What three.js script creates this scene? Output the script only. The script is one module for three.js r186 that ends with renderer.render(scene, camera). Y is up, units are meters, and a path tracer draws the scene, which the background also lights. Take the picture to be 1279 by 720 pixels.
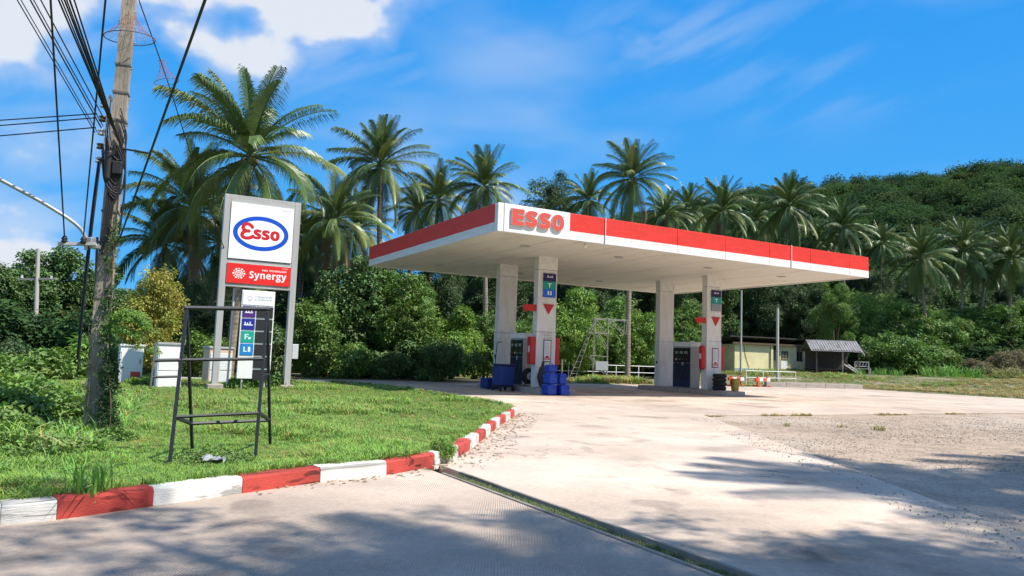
import * as THREE from 'three';
import { mergeGeometries, toCreasedNormals } from 'three/addons/utils/BufferGeometryUtils.js';
import { RoundedBoxGeometry } from 'three/addons/geometries/RoundedBoxGeometry.js';
import { TextGeometry } from 'three/addons/geometries/TextGeometry.js';
import { FontLoader } from 'three/addons/loaders/FontLoader.js';

// ---------------------------------------------------------------- camera, sky, sun, exposure
const scene = new THREE.Scene();
const camera = new THREE.PerspectiveCamera(42.05, 1279 / 720, 0.1, 3000);
camera.position.set(0, 1.2, 0);
camera.rotation.order = 'YXZ';
camera.rotation.set(0.0932, 0, 0.0355);

const renderer = new THREE.WebGLRenderer({ antialias: true });
renderer.toneMapping = THREE.LinearToneMapping;
renderer.toneMappingExposure = 1.46;
renderer.shadowMap.enabled = true;

const V = (x, y, z) => new THREE.Vector3(x, y, z);
function rng(seed) { let a = seed >>> 0; return () => { a |= 0; a = a + 0x6D2B79F5 | 0; let t = Math.imul(a ^ a >>> 15, 1 | a); t = t + Math.imul(t ^ t >>> 7, 61 | t) ^ t; return ((t ^ t >>> 14) >>> 0) / 4294967296; }; }
const clamp = (x, a = 0, b = 1) => Math.min(b, Math.max(a, x));
const sstep = (a, b, x) => { const t = clamp((x - a) / (b - a)); return t * t * (3 - 2 * t); };
const lerp = (a, b, t) => a + (b - a) * t;
function hash2(i, j, s) { let h = Math.imul(i, 374761393) ^ Math.imul(j, 668265263) ^ Math.imul(s, 2147483647 - 98765); h = Math.imul(h ^ h >>> 13, 1274126177); h ^= h >>> 16; return (h >>> 0) / 4294967296; }
// value noise, periodic with period p (in cells)
function vnoise(x, y, p, s) {
  const xi = Math.floor(x), yi = Math.floor(y), fx = x - xi, fy = y - yi;
  const u = fx * fx * (3 - 2 * fx), v = fy * fy * (3 - 2 * fy);
  const m = (k) => ((k % p) + p) % p, x0 = m(xi), x1 = m(xi + 1), y0 = m(yi), y1 = m(yi + 1);
  return lerp(lerp(hash2(x0, y0, s), hash2(x1, y0, s), u), lerp(hash2(x0, y1, s), hash2(x1, y1, s), u), v);
}
function fbm(x, y, p, oct, s) { let a = 0, w = 0.5, t = 0; for (let k = 0; k < oct; k++) { a += w * vnoise(x, y, p, s + k * 17); t += w; x *= 2; y *= 2; p *= 2; w *= 0.5; } return a / t; }
function hash3(i, j, k) { return hash2(Math.imul(i, 31) + k * 1013, j, k + 77); }
function noise3(x, y, z) {
  const xi = Math.floor(x), yi = Math.floor(y), zi = Math.floor(z), s = (t) => t * t * (3 - 2 * t);
  const u = s(x - xi), v = s(y - yi), w = s(z - zi), h = (a, b, c) => hash3(xi + a, yi + b, zi + c);
  return lerp(lerp(lerp(h(0, 0, 0), h(1, 0, 0), u), lerp(h(0, 1, 0), h(1, 1, 0), u), v), lerp(lerp(h(0, 0, 1), h(1, 0, 1), u), lerp(h(0, 1, 1), h(1, 1, 1), u), v), w);
}
function fbm3(x, y, z, oct) { let a = 0, w = 0.5, t = 0; for (let k = 0; k < oct; k++) { a += w * noise3(x, y, z); t += w; x = x * 2.03 + 7; y = y * 2.03 + 3; z = z * 2.03 + 11; w *= 0.5; } return a / t; }

// sky: clear tropical blue with scattered cumulus and thin streaks, the same kind of sky all round
const SUN = V(0.53, 0.829, 0.178).normalize();
{
  const W = 3072, H = 1536, d = new Float32Array(W * H * 4);
  // cloud banks: azimuth (deg, 0 = straight ahead, + = right), elevation, half sizes, strength
  const banks = [[-24, 26.5, 14, 6, 1.25], [-36, 21, 7, 6, 0.72], [-34, 6.5, 4.5, 3.2, 0.85], [-33, 13, 5, 4, 0.42],
    [13, 23.5, 9, 3.6, 0.34], [22, 20, 7, 2.6, 0.25], [-8, 22.5, 2.2, 3.2, 0.3], [-7, 11.5, 12, 3.5, 0.36], [4, 8, 16, 3, 0.25],
    [75, 22, 16, 7, 0.95], [120, 30, 20, 9, 0.95], [165, 18, 18, 8, 0.95], [-150, 28, 20, 8, 0.95], [-105, 22, 18, 8, 0.95], [-70, 14, 14, 6, 0.8], [40, 40, 18, 8, 0.5], [100, 12, 12, 5, 0.8], [-120, 52, 28, 11, 0.8], [-50, 44, 20, 9, 0.8], [160, 46, 26, 9, 0.8], [-170, 68, 60, 10, 0.8], [60, 58, 40, 9, 0.7], [-90, 36, 16, 6, 0.8], [135, 8, 14, 5, 0.8], [-140, 9, 16, 5, 0.8], [58, 9, 10, 4, 0.6]];
  for (let j = 0; j < H; j++) {
    const el = ((j + 0.5) / H - 0.5) * Math.PI, y = Math.sin(el), c = Math.cos(el), e = Math.max(0, el * 180 / Math.PI);
    const t = Math.pow(clamp(e / 32), 0.75), t2 = sstep(25, 90, e);
    const base = [lerp(lerp(0.085, 0.013, t), 0.012, t2), lerp(lerp(0.36, 0.205, t), 0.165, t2), lerp(lerp(0.70, 0.595, t), 0.48, t2)];
    for (let i = 0; i < W; i++) {
      const a = ((i + 0.5) / W - 0.5) * 2 * Math.PI, x = c * Math.cos(a), z = c * Math.sin(a);
      const az = Math.atan2(x, -z) * 180 / Math.PI;
      let cov = 0;
      if (e > 0) {
        const n = fbm3(x * 9 + 40, y * 15 + 9, z * 9 + 20, 7), n2 = fbm3(x * 3 + 4, y * 9 + 2, z * 3 + 31, 4);
        let m = 0;
        for (const [ba, be, wa, we, st] of banks) {
          let da = az - ba; if (da > 180) da -= 360; if (da < -180) da += 360;
          const q = (da / wa) ** 2 + ((e - be) / we) ** 2;
          if (q < 4) m = Math.max(m, st * Math.exp(-q * 0.9));
        }
        const v = m * 1.2 + (n - 0.5) * 2.5 * Math.min(1, m * 2.0); cov = Math.max(sstep(0.46, 0.84, v) * 0.93, sstep(0.15, 0.9, v) * 0.5);
        cov = Math.max(cov, sstep(0.48, 0.8, n2) * 0.28 * sstep(2, 10, e));      // thin veil
        cov = Math.max(cov, m * 0.62 * sstep(0.36, 0.7, fbm3((x + z) * 6, y * 34 - x * 14, (z - x) * 4 + 3, 6)));
      }
      const k = (j * W + i) * 4, cl = [0.56, 0.585, 0.63];
      for (let q = 0; q < 3; q++) d[k + q] = lerp(base[q], cl[q], cov);
      d[k + 3] = 1;
    }
  }
  const sky = new THREE.DataTexture(d, W, H, THREE.RGBAFormat, THREE.FloatType);
  sky.mapping = THREE.EquirectangularReflectionMapping; sky.magFilter = THREE.LinearFilter; sky.minFilter = THREE.LinearFilter; sky.wrapS = THREE.RepeatWrapping; sky.needsUpdate = true;
  scene.background = sky; scene.environment = sky; scene.environmentIntensity = 1;
}
const sun = new THREE.DirectionalLight(new THREE.Color().setRGB(1, 0.94, 0.84), 5);
sun.position.copy(SUN).multiplyScalar(80); sun.castShadow = true;
sun.shadow.mapSize.set(4096, 4096);
Object.assign(sun.shadow.camera, { left: -60, right: 60, top: 60, bottom: -60, near: 1, far: 250 });
scene.add(sun); scene.add(sun.target);
sun.target.position.set(5, 0, -25); sun.position.add(sun.target.position);

// ---------------------------------------------------------------- naming and building helpers
const taken = new Map();
function numbered(n) { const k = taken.get(n) || 0; taken.set(n, k + 1); return k ? `${n}_${String(k).padStart(3, '0')}` : n; }
function meta(o, label, category, group, kind) { if (label) o.userData.label = label; if (category) o.userData.category = category; if (group) o.userData.group = group; if (kind) o.userData.kind = kind; return o; }
function thing(name, label, category, [x, y, z] = [0, 0, 0], turn = 0, group) {
  const o = new THREE.Group(); o.name = numbered(name); o.position.set(x, y, z); o.rotation.y = turn; scene.add(o); return meta(o, label, category, group);
}
function fix(g) { let q = g.index ? g.toNonIndexed() : g; const keep = ['position', 'normal', 'uv', 'color']; for (const k of Object.keys(q.attributes)) if (!keep.includes(k)) q.deleteAttribute(k); return q; }
function join(list) {
  if (!Array.isArray(list)) return list;
  if (list.length === 1) return list[0];
  const L = list.map(fix); const uv = L.every((g) => g.attributes.uv), co = L.every((g) => g.attributes.color);
  for (const g of L) { if (!uv) g.deleteAttribute('uv'); if (!co) g.deleteAttribute('color'); }
  return mergeGeometries(L);
}
function part(name, geo, material, parent) { const m = new THREE.Mesh(join(geo), material); m.name = name; m.castShadow = m.receiveShadow = true; parent.add(m); return m; }
function solo(name, geo, material, label, category, group, kind) { const m = part(numbered(name), geo, material, scene); return meta(m, label, category, group, kind); }
function structure(name, geo, material, label) { const m = part(numbered(name), geo, material, scene); m.userData.kind = 'structure'; if (label) m.userData.label = label; return m; }
function mat(r, g, b, roughness = 0.85, extra = {}) { const m = new THREE.MeshStandardMaterial({ roughness, metalness: 0, ...extra }); m.color.setRGB(r, g, b); return m; }
function leafMat(r, g, b) { const m = new THREE.MeshPhysicalMaterial({ roughness: 0.75, transmission: 0.38, thickness: 0, side: THREE.DoubleSide }); m.color.setRGB(r, g, b); return m; }
const box = (w, h, d, x = 0, y = 0, z = 0) => new THREE.BoxGeometry(w, h, d).translate(x, y, z);
const rbox = (w, h, d, r, x = 0, y = 0, z = 0) => new RoundedBoxGeometry(w, h, d, 2, r).translate(x, y, z);
function bar(a, b, r0, r1 = r0, seg = 8) {
  const A = Array.isArray(a) ? V(...a) : a, B = Array.isArray(b) ? V(...b) : b, dv = B.clone().sub(A), L = dv.length();
  const g = new THREE.CylinderGeometry(r1, r0, L, seg); g.translate(0, L / 2, 0);
  g.applyQuaternion(new THREE.Quaternion().setFromUnitVectors(V(0, 1, 0), dv.normalize())); g.translate(A.x, A.y, A.z); return g;
}
function sqbar(a, b, w, d = w) { // square tube from a to b
  const A = V(...a), B = V(...b), dv = B.clone().sub(A), L = dv.length(), dir = dv.clone().normalize();
  const g = new THREE.BoxGeometry(w, L, d); g.translate(0, L / 2, 0);
  g.applyQuaternion(new THREE.Quaternion().setFromUnitVectors(V(0, 1, 0), dir)); g.translate(A.x, A.y, A.z); return g;
}
function tube(pts, r, seg = 24, rad = 6) { return new THREE.TubeGeometry(new THREE.CatmullRomCurve3(pts.map((p) => Array.isArray(p) ? V(...p) : p)), seg, r, rad, false); }
function taperTube(pts, r0, r1, seg = 16, rad = 8) {
  const c = new THREE.CatmullRomCurve3(pts), g = new THREE.TubeGeometry(c, seg, 1, rad, false), p = g.attributes.position;
  for (let i = 0; i <= seg; i++) { const ctr = c.getPointAt(i / seg), r = lerp(r0, r1, i / seg); for (let j = 0; j <= rad; j++) { const k = i * (rad + 1) + j; p.setXYZ(k, ctr.x + (p.getX(k) - ctr.x) * r, ctr.y + (p.getY(k) - ctr.y) * r, ctr.z + (p.getZ(k) - ctr.z) * r); } }
  return g;
}
// station frame: u runs along the long canopy front (to the right, away), w runs away from the camera
const YAW = 0.5046, UX = Math.cos(YAW), UZ = -Math.sin(YAW), WX = -Math.sin(YAW), WZ = -Math.cos(YAW), CX = -0.474, CZ = -21.33;
const st = (u, w) => [CX + UX * u + WX * w, CZ + UZ * u + WZ * w];
const toSt = (x, z) => [(x - CX) * UX + (z - CZ) * UZ, (x - CX) * WX + (z - CZ) * WZ];

// ---------------------------------------------------------------- textures
function dataTex(n, fn, srgb = true, rep = null) {
  const a = new Uint8Array(n * n * 4);
  for (let j = 0; j < n; j++) for (let i = 0; i < n; i++) { const c = fn(i / n, j / n), k = (j * n + i) * 4; for (let q = 0; q < 3; q++) a[k + q] = clamp(Math.round((srgb ? Math.pow(clamp(c[q]), 1 / 2.2) : clamp(c[q])) * 255), 0, 255); a[k + 3] = 255; }
  const t = new THREE.DataTexture(a, n, n, THREE.RGBAFormat, THREE.UnsignedByteType);
  t.wrapS = t.wrapT = THREE.RepeatWrapping; t.magFilter = THREE.LinearFilter; t.minFilter = THREE.LinearMipmapLinearFilter; t.generateMipmaps = true;
  if (srgb) t.colorSpace = THREE.SRGBColorSpace; if (rep) t.repeat.set(...rep); t.needsUpdate = true; return t;
}
const grey = (v) => [v, v, v];
// concrete: 20 m tile, blotches, pale scuffs, dark drips and grit
const concreteMap = dataTex(2048, (u, v) => {
  const big = fbm(u * 5, v * 5, 5, 5, 3), mid = fbm(u * 24, v * 24, 24, 4, 9), fine = vnoise(u * 700, v * 700, 700, 21), grit = hash2(Math.floor(u * 2048), Math.floor(v * 2048), 5);
  const scuff = sstep(0.56, 0.78, fbm(u * 10, v * 46, 10 * 1, 4, 33) * 0.6 + big * 0.4), stain = sstep(0.6, 0.8, fbm(u * 13, v * 13, 13, 5, 51)), spot = sstep(0.84, 0.9, vnoise(u * 90, v * 90, 90, 61)) * sstep(0.5, 0.7, big);
  let k = 0.86 + (big - 0.5) * 0.46 + (mid - 0.5) * 0.44 + (fine - 0.5) * 0.12 + (grit - 0.5) * 0.07 + scuff * 0.10 - stain * 0.28 - spot * 0.18;
  const ck = Math.abs(fbm(u * 6, v * 6, 6, 5, 811) - 0.5), crack = (1 - sstep(0.0008, 0.0032, ck)) * sstep(0.52, 0.6, fbm(u * 4, v * 4, 4, 3, 821)); k -= crack * 0.34; const oil = sstep(0.72, 0.8, fbm(u * 30, v * 30, 30, 3, 831)); k -= oil * 0.2;
  const warm = (fbm(u * 7 + 3, v * 7, 7, 4, 71) - 0.5) * 0.10;
  return [k * (1 + warm * 0.6), k * 0.945, k * (0.885 - warm)];
});
const concreteBump = dataTex(1024, (u, v) => grey(0.45 * vnoise(u * 256, v * 256, 256, 4) + 0.35 * vnoise(u * 90, v * 90, 90, 6) + 0.2 * hash2(Math.floor(u * 1024), Math.floor(v * 1024), 8)), false);
const tineBump = dataTex(1024, (u, v) => grey(0.55 * (0.5 + 0.5 * Math.sin((u + (fbm(u * 6, v * 6, 6, 2, 3) - 0.5) * 0.01) * Math.PI * 2 * 96)) * (0.3 + 0.7 * sstep(0.35, 0.6, fbm(u * 5, v * 5, 5, 3, 12))) + 0.25 * vnoise(u * 256, v * 256, 256, 4) + 0.2 * hash2(Math.floor(u * 1024), Math.floor(v * 1024), 8)), false);
const dirtMap = dataTex(2048, (u, v) => {
  const big = fbm(u * 5, v * 5, 5, 5, 103), mid = fbm(u * 40, v * 40, 40, 4, 109), peb = sstep(0.62, 0.8, vnoise(u * 380, v * 380, 380, 121)), peb2 = sstep(0.7, 0.85, vnoise(u * 620, v * 620, 620, 131)), grit = hash2(Math.floor(u * 2048), Math.floor(v * 2048), 15);
  const patch = sstep(0.46, 0.66, big);
  const k = 0.84 + (big - 0.5) * 0.25 + (mid - 0.5) * 0.36 + (grit - 0.5) * 0.16 - peb * (0.16 + 0.25 * (1 - patch)) - peb2 * 0.12;
  return [k, k * lerp(0.90, 0.95, patch), k * lerp(0.80, 0.90, patch)];
});
const dirtBump = dataTex(1024, (u, v) => grey(0.5 * fbm(u * 90, v * 90, 90, 3, 4) + 0.5 * sstep(0.5, 0.8, vnoise(u * 200, v * 200, 200, 9))), false);
const soilMap = dataTex(1024, (u, v) => { const a = fbm(u * 8, v * 8, 8, 6, 203), b = fbm(u * 60, v * 60, 60, 3, 209); const g = sstep(0.42, 0.58, a); const k = 0.7 + (b - 0.5) * 0.8; return [lerp(0.30, 0.115, g) * k, lerp(0.24, 0.165, g) * k, lerp(0.14, 0.045, g) * k]; });
const grimeMap = (s, amt, tone = [1, 1, 1]) => dataTex(512, (u, v) => { const a = fbm(u * 4, v * 4, 4, 5, s), b = fbm(u * 40, v * 3, 3, 3, s + 5), c = hash2(Math.floor(u * 512), Math.floor(v * 512), s); const k = 1 - amt * (sstep(0.45, 0.75, a) * 0.7 + sstep(0.55, 0.8, b) * 0.5) + (c - 0.5) * 0.03; return [k * tone[0], k * tone[1], k * tone[2] * (0.9 + 0.1 * k)]; });
const paintMap = grimeMap(301, 0.15), soffitMap = grimeMap(331, 0.16, [1, 0.985, 0.95]);
const kerbWear = dataTex(512, (u, v) => { const a = fbm(u * 5, v * 5, 5, 5, 401), b = sstep(0.62, 0.72, fbm(u * 22, v * 22, 22, 4, 409)); const k = 1 - 0.38 * sstep(0.42, 0.75, a) - b * 0.5 + (hash2(Math.floor(u * 512), Math.floor(v * 512), 4) - 0.5) * 0.06; return [k, k * 0.985, k * 0.96]; });
const poleMap = dataTex(1024, (u, v) => { const a = fbm(u * 4, v * 10, 2, 5, 501), b = fbm(u * 60, v * 60, 60, 3, 507), s = sstep(0.55, 0.75, fbm(u * 30, v * 3, 1, 4, 511)); const k = 0.82 + (a - 0.5) * 0.5 + (b - 0.5) * 0.4 - s * 0.3; return [k, k * 0.93, k * 0.84]; });
const barkMap = dataTex(512, (u, v) => { const ring = 0.5 + 0.5 * Math.sin(v * Math.PI * 2 * 26 + fbm(u * 4, v * 8, 4, 3, 7) * 4), a = fbm(u * 8, v * 16, 8, 4, 601); const k = 0.6 + ring * 0.22 + (a - 0.5) * 0.7; return [k, k * 0.95, k * 0.86]; });
const metalSheetMap = dataTex(512, (u, v) => { const a = fbm(u * 6, v * 6, 6, 5, 701), r = sstep(0.56, 0.7, fbm(u * 9, v * 3, 3, 5, 707)); const k = 0.8 + (a - 0.5) * 0.5; return [lerp(k, 0.42, r), lerp(k, 0.27, r), lerp(k, 0.17, r)]; });
function canvasTex(w, h, draw) { const c = document.createElement('canvas'); c.width = w; c.height = h; const x = c.getContext('2d'); draw(x, w, h); const t = new THREE.CanvasTexture(c); t.colorSpace = THREE.SRGBColorSpace; t.anisotropy = 8; return t; }
const repeated = (t, a, b) => { const c = t.clone(); c.repeat.set(a, b); c.needsUpdate = true; return c; };

// ---------------------------------------------------------------- materials
const M = {
  white: mat(0.78, 0.775, 0.75, 0.55, { map: paintMap }),
  whiteClean: mat(0.80, 0.80, 0.78, 0.5),
  red: mat(0.74, 0.035, 0.022, 0.5, { map: paintMap }), redDeep: mat(0.5, 0.02, 0.02, 0.55),
  redFade: mat(0.62, 0.075, 0.055, 0.6),
  column: mat(0.75, 0.74, 0.71, 0.6, { map: paintMap }), columnBase: mat(0.70, 0.71, 0.71, 0.5, { map: paintMap }),
  soffit: mat(0.70, 0.69, 0.64, 0.7, { map: soffitMap }),
  greySteel: mat(0.42, 0.42, 0.41, 0.55, { map: paintMap }),
  galv: mat(0.45, 0.46, 0.47, 0.45, { metalness: 0.6 }),
  blackMetal: mat(0.018, 0.02, 0.026, 0.5), black: mat(0.014, 0.014, 0.016, 0.6), cable: mat(0.012, 0.013, 0.016, 0.6), rubber: mat(0.02, 0.02, 0.02, 0.85),
  navy: mat(0.018, 0.028, 0.085, 0.4), bluePlastic: mat(0.01, 0.055, 0.42, 0.38), blueDark: mat(0.012, 0.035, 0.19, 0.5),
  glassDark: mat(0.02, 0.025, 0.03, 0.08), yellow: mat(0.55, 0.36, 0.05, 0.6), paleMetal: mat(0.55, 0.56, 0.56, 0.5),
  concrete: mat(0.50, 0.485, 0.46, 0.9, { map: repeated(concreteMap, 0.05, 0.05), bumpMap: repeated(concreteBump, 0.4, 0.4), bumpScale: 0.004 }),
  kerbGrey: mat(0.42, 0.40, 0.37, 0.92, { map: repeated(concreteMap, 0.3, 0.3) }),
  dirt: mat(0.55, 0.47, 0.395, 0.97, { map: repeated(dirtMap, 0.09, 0.09), bumpMap: repeated(dirtBump, 0.5, 0.5), bumpScale: 0.018 }),
  soil: mat(0.95, 0.95, 0.95, 1, { map: repeated(soilMap, 0.08, 0.08) }),
  bark: mat(0.34, 0.30, 0.25, 0.95, { map: barkMap }), trunk: mat(0.15, 0.115, 0.08, 0.95, { map: barkMap }),
  pole: mat(0.58, 0.53, 0.46, 0.92, { map: repeated(poleMap, 1, 1) }),
};

// ---------------------------------------------------------------- terrain
const ang = (x, z) => Math.atan2(x, -z) * 180 / Math.PI;
function hillY(x, z) {
  const r = Math.hypot(x, z), th = ang(x, z);
  if (r < 60) return -5;
  const T = [[-180, 6], [-60, 8], [-35, 8], [-15, 12], [-6, 30], [0, 50], [5, 64], [10, 73], [15, 79], [19, 84], [22, 86], [27, 85], [31, 85], [36, 85], [60, 90], [110, 80], [180, 6]];
  let A = 6; for (let k = 0; k < T.length - 1; k++) if (th >= T[k][0] && th <= T[k + 1][0]) A = lerp(T[k][1], T[k + 1][1], (th - T[k][0]) / (T[k + 1][0] - T[k][0]));
  const n = fbm(x / 90 + 50, z / 90 + 50, 1000, 4, 17) - 0.5, s = sstep(80, 430, r);
  return -0.7 + A * Math.pow(s, 1.15) * (1 + n * 0.2) + sstep(62, 95, r) * sstep(8, 24, th) * 2.2;
}
function baseY(x, z) {
  const [u, w] = toSt(x, z), r = Math.hypot(x, z), th = ang(x, z);
  let y = -0.16;
  y = lerp(y, 0.015, sstep(13.5, 14.0, w));
  y = lerp(y, 0.015, sstep(33.2, 33.8, u) * sstep(-6, -4, w));
  y += sstep(46, 95, r) * sstep(6, 24, th) * 1.25 * sstep(14, 30, w + Math.max(0, u - 34));
  y += sstep(15, 40, r) * (vnoise(x / 5 + 100, z / 5 + 100, 4000, 5) - 0.5) * 0.14 * (y > -0.1 ? 1 : 0);
  return y;
}
const groundY = (x, z) => Math.max(baseY(x, z), hillY(x, z));
{
  const lines = []; for (const s of [-1, 1]) for (const q of [70, 90, 120, 170, 250, 400, 700, 1200]) lines.push(s * q);
  const us = [...lines.filter((q) => q < -60 || q > 70)], ws = [...lines.filter((q) => q < -40 || q > 75)];
  for (let q = -60; q <= 68; q += 2) us.push(q); us.push(33.2, 33.5, 33.8);
  for (let q = -40; q <= 72; q += 2) ws.push(q); ws.push(13.5, 13.75, 14.02);
  us.sort((a, b) => a - b); ws.sort((a, b) => a - b);
  const pos = [], uv = [], idx = [], n = us.length;
  for (const w of ws) for (const u of us) { const [x, z] = st(u, w); pos.push(x, baseY(x, z), z); uv.push(x, z); }
  for (let j = 0; j < ws.length - 1; j++) for (let i = 0; i < n - 1; i++) { const a = j * n + i, b = a + 1, c = a + n, d = c + 1; idx.push(a, b, c, b, d, c); }
  const g = new THREE.BufferGeometry(); g.setAttribute('position', new THREE.Float32BufferAttribute(pos, 3)); g.setAttribute('uv', new THREE.Float32BufferAttribute(uv, 2)); g.setIndex(idx); g.computeVertexNormals();
  structure('ground', g, M.soil);
  // hill
  const hp = [], hu = [], hi = [], rs = []; for (let r = 66; r < 470; r *= 1.045) rs.push(r); rs.push(480, 560, 700, 900);
  const N = 150; for (const r of rs) for (let i = 0; i <= N; i++) { const t = lerp(-75, 150, i / N) * Math.PI / 180, x = Math.sin(t) * r, z = -Math.cos(t) * r; hp.push(x, hillY(x, z), z); hu.push(x, z); }
  for (let j = 0; j < rs.length - 1; j++) for (let i = 0; i < N; i++) { const a = j * (N + 1) + i, b = a + 1, c = a + N + 1, d = c + 1; hi.push(a, b, c, b, d, c); }
  const h = new THREE.BufferGeometry(); h.setAttribute('position', new THREE.Float32BufferAttribute(hp, 3)); h.setAttribute('uv', new THREE.Float32BufferAttribute(hu, 2)); h.setIndex(hi); h.computeVertexNormals();
  structure('hill', h, mat(0.5, 0.5, 0.5, 1, { map: repeated(soilMap, 0.05, 0.05) }));
}
// convex polygon (in station u,w) cut by half planes a*u+b*w<=c
function cut(poly, a, b, c) { const o = []; for (let i = 0; i < poly.length; i++) { const p = poly[i], q = poly[(i + 1) % poly.length], dp = a * p[0] + b * p[1] - c, dq = a * q[0] + b * q[1] - c; if (dp <= 0) o.push(p); if (dp * dq < 0) { const t = dp / (dp - dq); o.push([lerp(p[0], q[0], t), lerp(p[1], q[1], t)]); } } return o; }
// slab: prism over a polygon with a small arris, uv in metres
function slabGeo(poly, top, thick, arris = 0.006) {
  const P = poly.map(([u, w]) => st(u, w)); let area = 0; for (let i = 0; i < P.length; i++) { const a = P[i], b = P[(i + 1) % P.length]; area += a[0] * b[1] - b[0] * a[1]; }
  if (area > 0) P.reverse();                                     // so that the top faces up
  const s = new THREE.Shape(P.map(([x, z]) => new THREE.Vector2(x, -z)));
  const g = new THREE.ExtrudeGeometry(s, { depth: thick - arris, bevelEnabled: true, bevelThickness: arris, bevelSize: arris, bevelOffset: -arris, bevelSegments: 1, steps: 1 });
  g.rotateX(-Math.PI / 2); const bb = (g.computeBoundingBox(), g.boundingBox); g.translate(0, top - bb.max.y, 0);
  const p = g.attributes.position, uv = []; for (let i = 0; i < p.count; i++) uv.push(p.getX(i), p.getZ(i) + p.getY(i)); g.setAttribute('uv', new THREE.Float32BufferAttribute(uv, 2)); return g;
}
// concrete forecourt in cast slabs
{
  const root = new THREE.Group(); root.name = 'forecourt'; root.userData.kind = 'structure'; scene.add(root);
  const r = rng(5), tones = [0.96, 1, 1.04, 0.98].map((k) => { const m = M.concrete.clone(); m.color.setRGB(0.565 * k, 0.475 * k, 0.405 * k); return m; });
  const U = [-6.46, -1.2, 3.0, 8, 13, 18, 23, 28, 33.4], Wl = [-29, -24, -19.5, -15, -10.8, -5.3, -0.4, 4.5, 9.3, 13.7];
  for (let i = 0; i < U.length - 1; i++) for (let j = 0; j < Wl.length - 1; j++) {
    if (Wl[j] >= 4 && i < 1) continue;
    if (Wl[j + 1] <= -5.2 && U[i] >= 2.9) continue;
    const g = 0.009; let poly = [[U[i] + g, Wl[j] + g], [U[i + 1] - g, Wl[j] + g], [U[i + 1] - g, Wl[j + 1] - g], [U[i] + g, Wl[j + 1] - g]];
    if (Wl[j + 1] <= -5.2) poly = cut(poly, 5.5, -3.46, 5.5 * 3 + 3.46 * 5.3);
    if (poly.length < 3) continue;
    part('slab', slabGeo(poly, (r() - 0.5) * 0.005, 0.15), tones[Math.floor(r() * 4)], root);
  }
  for (const poly of [[[-3.6, 4.6], [-1.21, 4.6], [-1.21, 9.29], [-3.6, 9.29]], [[-9, 9.31], [-1.21, 9.31], [-1.21, 13.6], [-9, 13.6]]]) part('slab', slabGeo(poly, -0.002, 0.15), tones[1], root);
  // apron beyond the drain, tined surface
  const ap = new THREE.Group(); ap.name = 'road_apron'; ap.userData.kind = 'structure'; scene.add(ap);
  const tm = mat(0.52, 0.44, 0.38, 0.9, { map: repeated(concreteMap, 0.05, 0.05), bumpMap: repeated(tineBump, 0.55, 0.55), bumpScale: 0.007 });
  part('slab', slabGeo([[-6.70, -10.2], [-6.70, -17.2], [-11.3, -17.2], [-11.3, -12.3], [-9, -11.8]], 0.0, 0.15), tm, ap);
  part('slab', slabGeo([[-11.31, -17.2], [-16, -17.2], [-16, -13.0], [-11.31, -12.3]], -0.003, 0.15), tm, ap);
  part('slab', slabGeo([[-6.70, -17.21], [-6.70, -29], [-16, -29], [-16, -17.21]], 0.002, 0.15), tm, ap);
}
// dirt lot
{
  const N = 110, pos = [], uv = [], idx = [], inside = [];
  const L = (u, w) => 5.5 * u - 3.46 * w - (5.5 * 3 + 3.46 * 5.3);
  for (let j = 0; j <= N; j++) for (let i = 0; i <= N; i++) {
    const w = lerp(-29, -5.31, Math.pow(j / N, 0.9)), u0 = 3.0 + (w + 5.3) * 3.46 / 5.5 + 0.01, u = lerp(u0, 40, Math.pow(i / N, 1.6)), [x, z] = st(u, w);
    const edge = Math.min(1, (u - u0) * 1.6, (-5.3 - w) * 3);
    pos.push(x, -0.025 + (fbm(x * 0.55 + 60, z * 0.55 + 60, 4000, 5, 3) - 0.5) * 0.11 * clamp(edge), z); uv.push(x, z);
  }
  for (let j = 0; j < N; j++) for (let i = 0; i < N; i++) { const a = j * (N + 1) + i, b = a + 1, c = a + N + 1, d = c + 1; idx.push(a, b, c, b, d, c); }
  const g = new THREE.BufferGeometry(); g.setAttribute('position', new THREE.Float32BufferAttribute(pos, 3)); g.setAttribute('uv', new THREE.Float32BufferAttribute(uv, 2)); g.setIndex(idx); g.computeVertexNormals();
  structure('dirt_lot', g, M.dirt);
}
// instancing of small loose matter
const dummy = new THREE.Object3D();
function scatter(name, geo, material, n, place, parent = scene, seed = 1, tint = null) {
  const r = rng(seed), ms = [], cs = [];
  for (let k = 0; k < n; k++) { dummy.position.set(0, 0, 0); dummy.rotation.set(0, 0, 0); dummy.scale.set(1, 1, 1); if (place(dummy, r, k) === false) continue; dummy.updateMatrix(); ms.push(dummy.matrix.clone()); if (tint) cs.push(tint(r)); }
  const im = new THREE.InstancedMesh(geo, material, ms.length); ms.forEach((m, k) => im.setMatrixAt(k, m)); cs.forEach((c, k) => im.setColorAt(k, c));
  im.name = name; im.castShadow = im.receiveShadow = true; parent.add(im); return im;
}
const tintOf = (dr, dg, db) => (r) => { const k = 0.75 + r() * 0.5; return new THREE.Color().setRGB(k * (1 + (r() - 0.5) * dr), k * (1 + (r() - 0.5) * dg), k * (1 + (r() - 0.5) * db)); };
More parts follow.
